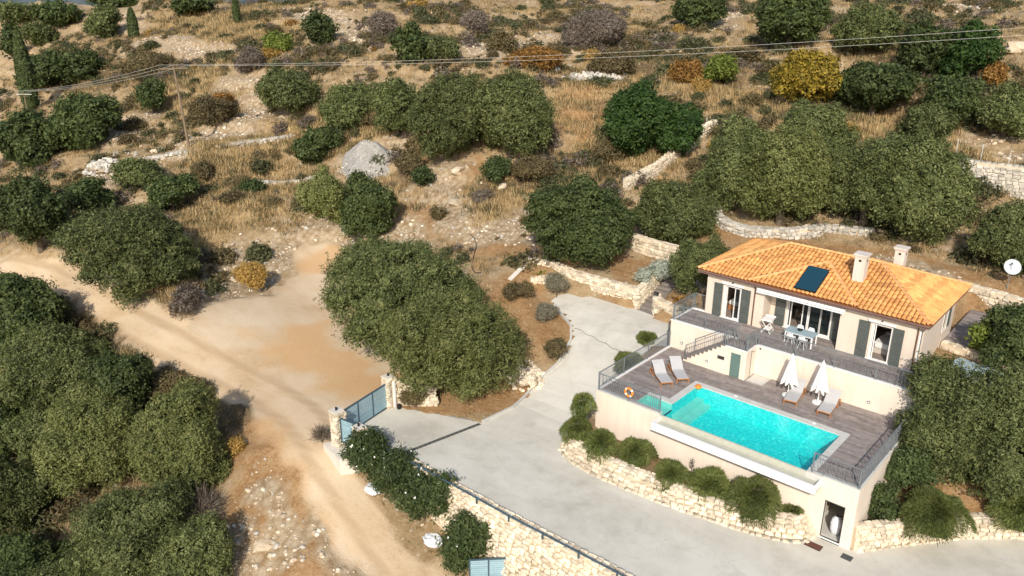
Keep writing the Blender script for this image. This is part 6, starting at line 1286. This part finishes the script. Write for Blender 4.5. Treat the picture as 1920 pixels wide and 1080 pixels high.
# rubble mound, rock outcrops: each a thing with its stones
def rubble(lab, x, y, r_, h, n_, name='rubble_heap', s0=.1, s1=.35, mat='stone_grey'):
    g = gz(x, y); t = thing(name, lab, 'rock pile', (x, y, g)); rs = random.Random(n_+int(x)); bm = bmesh.new(); bmesh.ops.create_uvsphere(bm, u_segments=20, v_segments=10, radius=1)
    for v_ in bm.verts: k = 1+.25*noise.noise(v_.co*2+Vector((x, y, 0))); v_.co = Vector((v_.co.x*r_*k, v_.co.y*r_*.8*k, v_.co.z*h*k)) if 'conical' not in lab else Vector((v_.co.x*r_*k, v_.co.y*r_*.85*k, gz(x+v_.co.x*r_*k, y+v_.co.y*r_*.85*k)-g+(max(0, 1-math.hypot(v_.co.x, v_.co.y))**.85*h*k*1.2-.04 if v_.co.z > -.01 else -.5)))
    me = bpy.data.meshes.new('mound'); bm.to_mesh(me); bm.free(); me.materials.append(M['gravel' if 'conical' in lab else 'rock']); obj('mound', me, t)
    for i in range(n_):
        a = rs.uniform(0, 6.28); u = math.sqrt(rs.uniform(0, 1))*1.15; px_, py_ = r_*u*math.cos(a), r_*.8*u*math.sin(a); z = (h*math.sqrt(max(0, 1-u*u)) if 'conical' not in lab else 1.15*h*max(0, 1-u)**.85+gz(x+px_, y+py_)-g) if u < 1 else gz(x+px_, y+py_)-g; s = rs.uniform(s0, s1)
        obj('stone', rs.choice(STONES[mat]), t, (px_, py_, z), (rs.uniform(0, 3), rs.uniform(0, 3), rs.uniform(0, 3)), (s*1.3, s, s*.8))
    return t
rubble('pale conical heap of grey gravel on the slope left of the central clump', -41.6, 18.2, 3.1, 1.75, 290, s0=.07, s1=.17); rubble('pale stone outcrop at the edge of the bed below the olive pair', -7.3, 2.2, 1.3, .35, 200, 'stone_outcrop', .12, .34, 'stone_cream')
rubble('low heap of pale stones at the top centre of the slope', -33, 44, 4.0, .5, 220, s0=.2, s1=.5); rubble('scattered pale rocks on the slope left of the pole', -68, 4, 3.0, .5, 160, s0=.2, s1=.6)
# line of old dry stone terraces on the left slope
stone_wall('dry_stone_wall', 'collapsed pale dry stone terrace running past the foot of the utility pole', [(-63, 4.5, gz(-63, 4.5)-.2, gz(-63, 4.5)+.3), (-60, 8.2, gz(-60, 8.2)-.2, gz(-60, 8.2)+.3), (-57.5, 13, gz(-57.5, 13)-.2, gz(-57.5, 13)+.25), (-55.5, 19, gz(-55.5, 19)-.2, gz(-55.5, 19)+.2)], .8, .45, 'stone_grey', 'rock', .15, limit=150, irregular=1.2)
stone_wall('dry_stone_wall', 'low dry stone terrace above the dry grass field', [(-52, 9, gz(-52, 9)-.2, gz(-52, 9)+.2), (-48, 12, gz(-48, 12)-.2, gz(-48, 12)+.2), (-44.5, 14, gz(-44.5, 14)-.2, gz(-44.5, 14)+.15)], .7, .42, 'stone_grey', 'rock', .15, limit=110, irregular=.8)
# ------------------------------------------------------------------ scrub bushes scattered on the slope
kinds = [('leaf_scrub', 'brown', .20), ('leaf_green_scrub', 'olive green', .4), ('leaf_grey', 'grey', .14), ('leaf_gold', 'straw coloured', .3), ('leaf_rust', 'rusty', .4)]
protos = [(crown_mesh('foliage', 1, .8, 900+i, k_[0], core=.62, leaf=.15, asp=k_[2]+.1, nl=8, rough=.35, jit=.8), k_) for i, k_ in enumerate(kinds*2)]
rs = random.Random(11); cnt = 0; tree_xy = [(t_[1], t_[2], t_[4]) for t_ in TREES]+[(t_[1], t_[2], t_[4]) for t_ in SHRUBS]
def clear(x, y, pad=.0):
    if any(math.dist((x, y), (a, b)) < r_*.85+pad for a, b, r_ in tree_xy): return False
    return True
def visible(x, y, z):
    d = Vector((x, y, z))-Vector(CAM); zz = d.dot(fw); return zz > 5 and abs(d.dot(r2)/zz) < .66 and abs(d.dot(u2)/zz) < .38
while cnt < 292:
    dist = 48+130*rs.random()**1.1; th = rs.uniform(-1.05, .35)-.36; x = CAM[0]+math.sin(th)*dist; y = CAM[1]+math.cos(th)*dist
    if (y < 12 and x > -24) or (x > -7 and y < 30 and x < 20): continue
    A1 = np.array([x]); B1 = np.array([y])
    if paint_weight('road', A1, B1)[0] > .1 or paint_weight('orange', A1, B1)[0] > .5 or in_poly(A1, B1, DRIVE)[0]: continue
    z = gz(x, y)
    if not visible(x, y, z) or not clear(x, y): continue
    if paint_weight('rock', A1, B1)[0] > .3 and rs.random() < .85: continue
    sc = paint_weight('scrub', A1, B1)[0]; s = rs.uniform(.45, 1.25)*(1+.5*sc)
    j = rs.choices(range(10), [6, 7, 1.2, .8, .4]*2)[0]; me, k_ = protos[j]
    o = obj('scrub_bush', me, None, (x, y, z+.25*s), (0, 0, rs.uniform(0, 6.28)), (s*rs.uniform(.8, 1.4), s*rs.uniform(.8, 1.4), s*rs.uniform(.6, 1.1)))
    tag(o, 'small %s scrub bush growing wild among dry grass on the open hillside' % k_[1], 'shrub', 'small %s scrub bushes on the hillside' % k_[1]); cnt += 1
# ------------------------------------------------------------------ uncountable ground cover (geometry nodes instancing)
def tuft(seed, n_, h, w, mat, spread):
    rr = np.random.default_rng(seed); a = rr.uniform(0, 6.28, n_); p = rr.normal(0, spread, (n_, 3)); p[:, 2] = -.03; l_ = rr.uniform(.5, 1.1, n_)*h; tip = p+np.stack([np.cos(a)*l_*.55, np.sin(a)*l_*.55, l_], 1); s = np.stack([-np.sin(a), np.cos(a), np.zeros(n_)], 1)*w
    v_ = np.stack([p-s, p+s, tip], 1).reshape(-1, 3); return mesh_np('tuft', v_, np.arange(n_*3).reshape(-1, 3), mat)
def rockm(seed, mat):
    iv, if_ = ico(); rr = np.random.default_rng(seed); return mesh_np('pebble', iv*rr.uniform(.7, 1.25, (len(iv), 1))*np.array([1, .8, .6]), if_, mat)
def scatter(name, meshes, pts, scl, rot, label):
    col = bpy.data.collections.new(name+'_pieces')
    for i, me in enumerate(meshes): o = bpy.data.objects.new(name+'_piece', me); col.objects.link(o)
    me = bpy.data.meshes.new(name); me.vertices.add(len(pts)); me.vertices.foreach_set('co', np.asarray(pts, np.float32).ravel())
    a = me.attributes.new('scl', 'FLOAT', 'POINT'); a.data.foreach_set('value', np.asarray(scl, np.float32)); a = me.attributes.new('rot', 'FLOAT_VECTOR', 'POINT'); a.data.foreach_set('vector', np.asarray(rot, np.float32).ravel())
    o = obj(name, me); ng = bpy.data.node_groups.new(name, 'GeometryNodeTree'); ng.interface.new_socket('Geometry', in_out='INPUT', socket_type='NodeSocketGeometry'); ng.interface.new_socket('Geometry', in_out='OUTPUT', socket_type='NodeSocketGeometry')
    gi = ng.nodes.new('NodeGroupInput'); go = ng.nodes.new('NodeGroupOutput'); ci = ng.nodes.new('GeometryNodeCollectionInfo'); ci.inputs['Collection'].default_value = col; ci.inputs['Separate Children'].default_value = True; ci.inputs['Reset Children'].default_value = True
    ip = ng.nodes.new('GeometryNodeInstanceOnPoints'); ip.inputs['Pick Instance'].default_value = True
    ns = ng.nodes.new('GeometryNodeInputNamedAttribute'); ns.data_type = 'FLOAT'; ns.inputs[0].default_value = 'scl'; nr = ng.nodes.new('GeometryNodeInputNamedAttribute'); nr.data_type = 'FLOAT_VECTOR'; nr.inputs[0].default_value = 'rot'
    e2r = ng.nodes.new('FunctionNodeEulerToRotation'); l = ng.links.new; l(gi.outputs[0], ip.inputs['Points']); l(ci.outputs[0], ip.inputs['Instance']); l(ns.outputs['Attribute'], ip.inputs['Scale']); l(nr.outputs['Attribute'], e2r.inputs[0]); l(e2r.outputs[0], ip.inputs['Rotation']); l(ip.outputs[0], go.inputs[0])
    md = o.modifiers.new('scatter', 'NODES'); md.node_group = ng; tag(o, label, None, None, 'stuff'); return o
def candidates(n_, seed, dmin, dmax, p=1.0):
    r = np.random.default_rng(seed); d = dmin+(dmax-dmin)*r.uniform(0, 1, n_)**p; th = -.7184+r.uniform(-.62, .62, n_); return CAM[0]+np.sin(th)*d, CAM[1]+np.cos(th)*d, r
X_, Y_, r_g = candidates(150000, 21, 26, 190, 1.15)
wg = paint_weight('grass', X_, Y_); wr = paint_weight('road', X_, Y_); wk = paint_weight('rock', X_, Y_); wo = paint_weight('orange', X_, Y_); ws = paint_weight('scrub', X_, Y_)
ins = in_poly(X_, Y_, DRIVE); villa_ = (X_ > -.5) & (X_ < 19) & (Y_ > -.5) & (Y_ < 22.5); bed_ = (X_ > -1.5) & (X_ < 14) & (Y_ > -3.3) & (Y_ < 0.2); near = (X_ > -16) & (X_ < 20) & (Y_ > 8) & (Y_ < 24)
pg = np.clip(.42+.6*wg+.2*ws-.95*wk-.45*wo-1.2*wr-.6*near, 0, 1)*(.45+.75*(value_noise(X_, Y_, 4.0, 33)*.5+.5)); keep = (r_g.uniform(0, 1, len(X_)) < pg) & ~ins & ~villa_ & ~bed_
xg, yg, wgk = X_[keep], Y_[keep], wg[keep]; zg = ground_height(xg, yg, wr[keep]); n_ = len(xg)
dist = np.hypot(xg-CAM[0], yg-CAM[1])
scatter('dry_grass', [tuft(i, 20, .34, .017, m_, .24) for i, m_ in enumerate(('straw', 'straw', 'straw', 'leaf_scrub', 'straw', 'leaf_green_scrub'))], np.stack([xg, yg, zg], 1), (.55+.5*r_g.uniform(0, 1, n_)+.5*wgk)*(.45+.55*sst(38, 70, dist))*(1+dist*.004), np.stack([np.zeros(n_), np.zeros(n_), r_g.uniform(0, 6.28, n_)], 1), 'dry straw coloured grass covering the slope')
X_, Y_, r_g = candidates(100000, 22, 24, 170, 1.25)
wr = paint_weight('road', X_, Y_); wk = paint_weight('rock', X_, Y_); wo = paint_weight('orange', X_, Y_); wg = paint_weight('grass', X_, Y_)
ins = in_poly(X_, Y_, DRIVE); villa_ = (X_ > -.5) & (X_ < 19) & (Y_ > -.5) & (Y_ < 22.5); bed_ = (X_ > -1.5) & (X_ < 14) & (Y_ > -3.3) & (Y_ < 0.2); near = (X_ > -16) & (X_ < 20) & (Y_ > 8) & (Y_ < 24)
pk = np.clip(.05+.62*wk-.3*wg-.1*wo-.9*wr-.1*near, .008, 1)*(.35+.9*(value_noise(X_, Y_, 2.5, 44)*.5+.5)); keep = (r_g.uniform(0, 1, len(X_)) < pk) & ~ins & ~villa_ & ~bed_
xg, yg = X_[keep], Y_[keep]; zg = ground_height(xg, yg, wr[keep]); n_ = len(xg); sc = .05+.20*r_g.uniform(0, 1, n_)**3.5+.0006*np.hypot(xg-CAM[0], yg-CAM[1]); sc = np.where(wr[keep] > .3, .03, sc)
scatter('loose_stones', [rockm(i, m_) for i, m_ in enumerate(('rock', 'rock', 'stone_cream', 'stone_grey'))], np.stack([xg, yg, zg], 1), sc, r_g.uniform(-.6, .6, (n_, 3))+np.stack([np.zeros(n_), np.zeros(n_), r_g.uniform(0, 6.28, n_)], 1), 'loose pale limestone rubble lying over the hillside')

# low knee-high scrub that carpets the slope
X_, Y_, r_g = candidates(42000, 23, 45, 190, .9)
wr = paint_weight('road', X_, Y_); wk = paint_weight('rock', X_, Y_); wo = paint_weight('orange', X_, Y_); wg = paint_weight('grass', X_, Y_); ws = paint_weight('scrub', X_, Y_)
villa_ = (X_ > -10) & (X_ < 22) & (Y_ > -9) & (Y_ < 26); low_ = (Y_ < 10) & (X_ > -26)
pk = np.clip(.40+.6*ws-.35*wg-.35*wk-.6*wo-1.5*wr, 0, 1)*np.clip(1.3*value_noise(X_, Y_, 5.0, 71)+.45, 0, 1); keep = (r_g.uniform(0, 1, len(X_)) < pk) & ~villa_ & ~low_ & ~in_poly(X_, Y_, DRIVE)
xg, yg = X_[keep], Y_[keep]; zg = ground_height(xg, yg, wr[keep]); n_ = len(xg)
scatter('low_scrub', [crown_mesh('low_bush', .5, .38, 950+i, m_, core=.6, leaf=.13, asp=.35, nl=5, rough=.4, jit=.8, dens=.7) for i, m_ in enumerate(('leaf_scrub', 'leaf_green_scrub', 'leaf_green_scrub', 'leaf_scrub', 'leaf_grey', 'leaf_scrub'))], np.stack([xg, yg, zg+.05], 1), .4+1.5*r_g.uniform(0, 1, n_)**2.2, np.stack([np.zeros(n_), np.zeros(n_), r_g.uniform(0, 6.28, n_)], 1), 'low brown and olive scrub carpeting the slope')
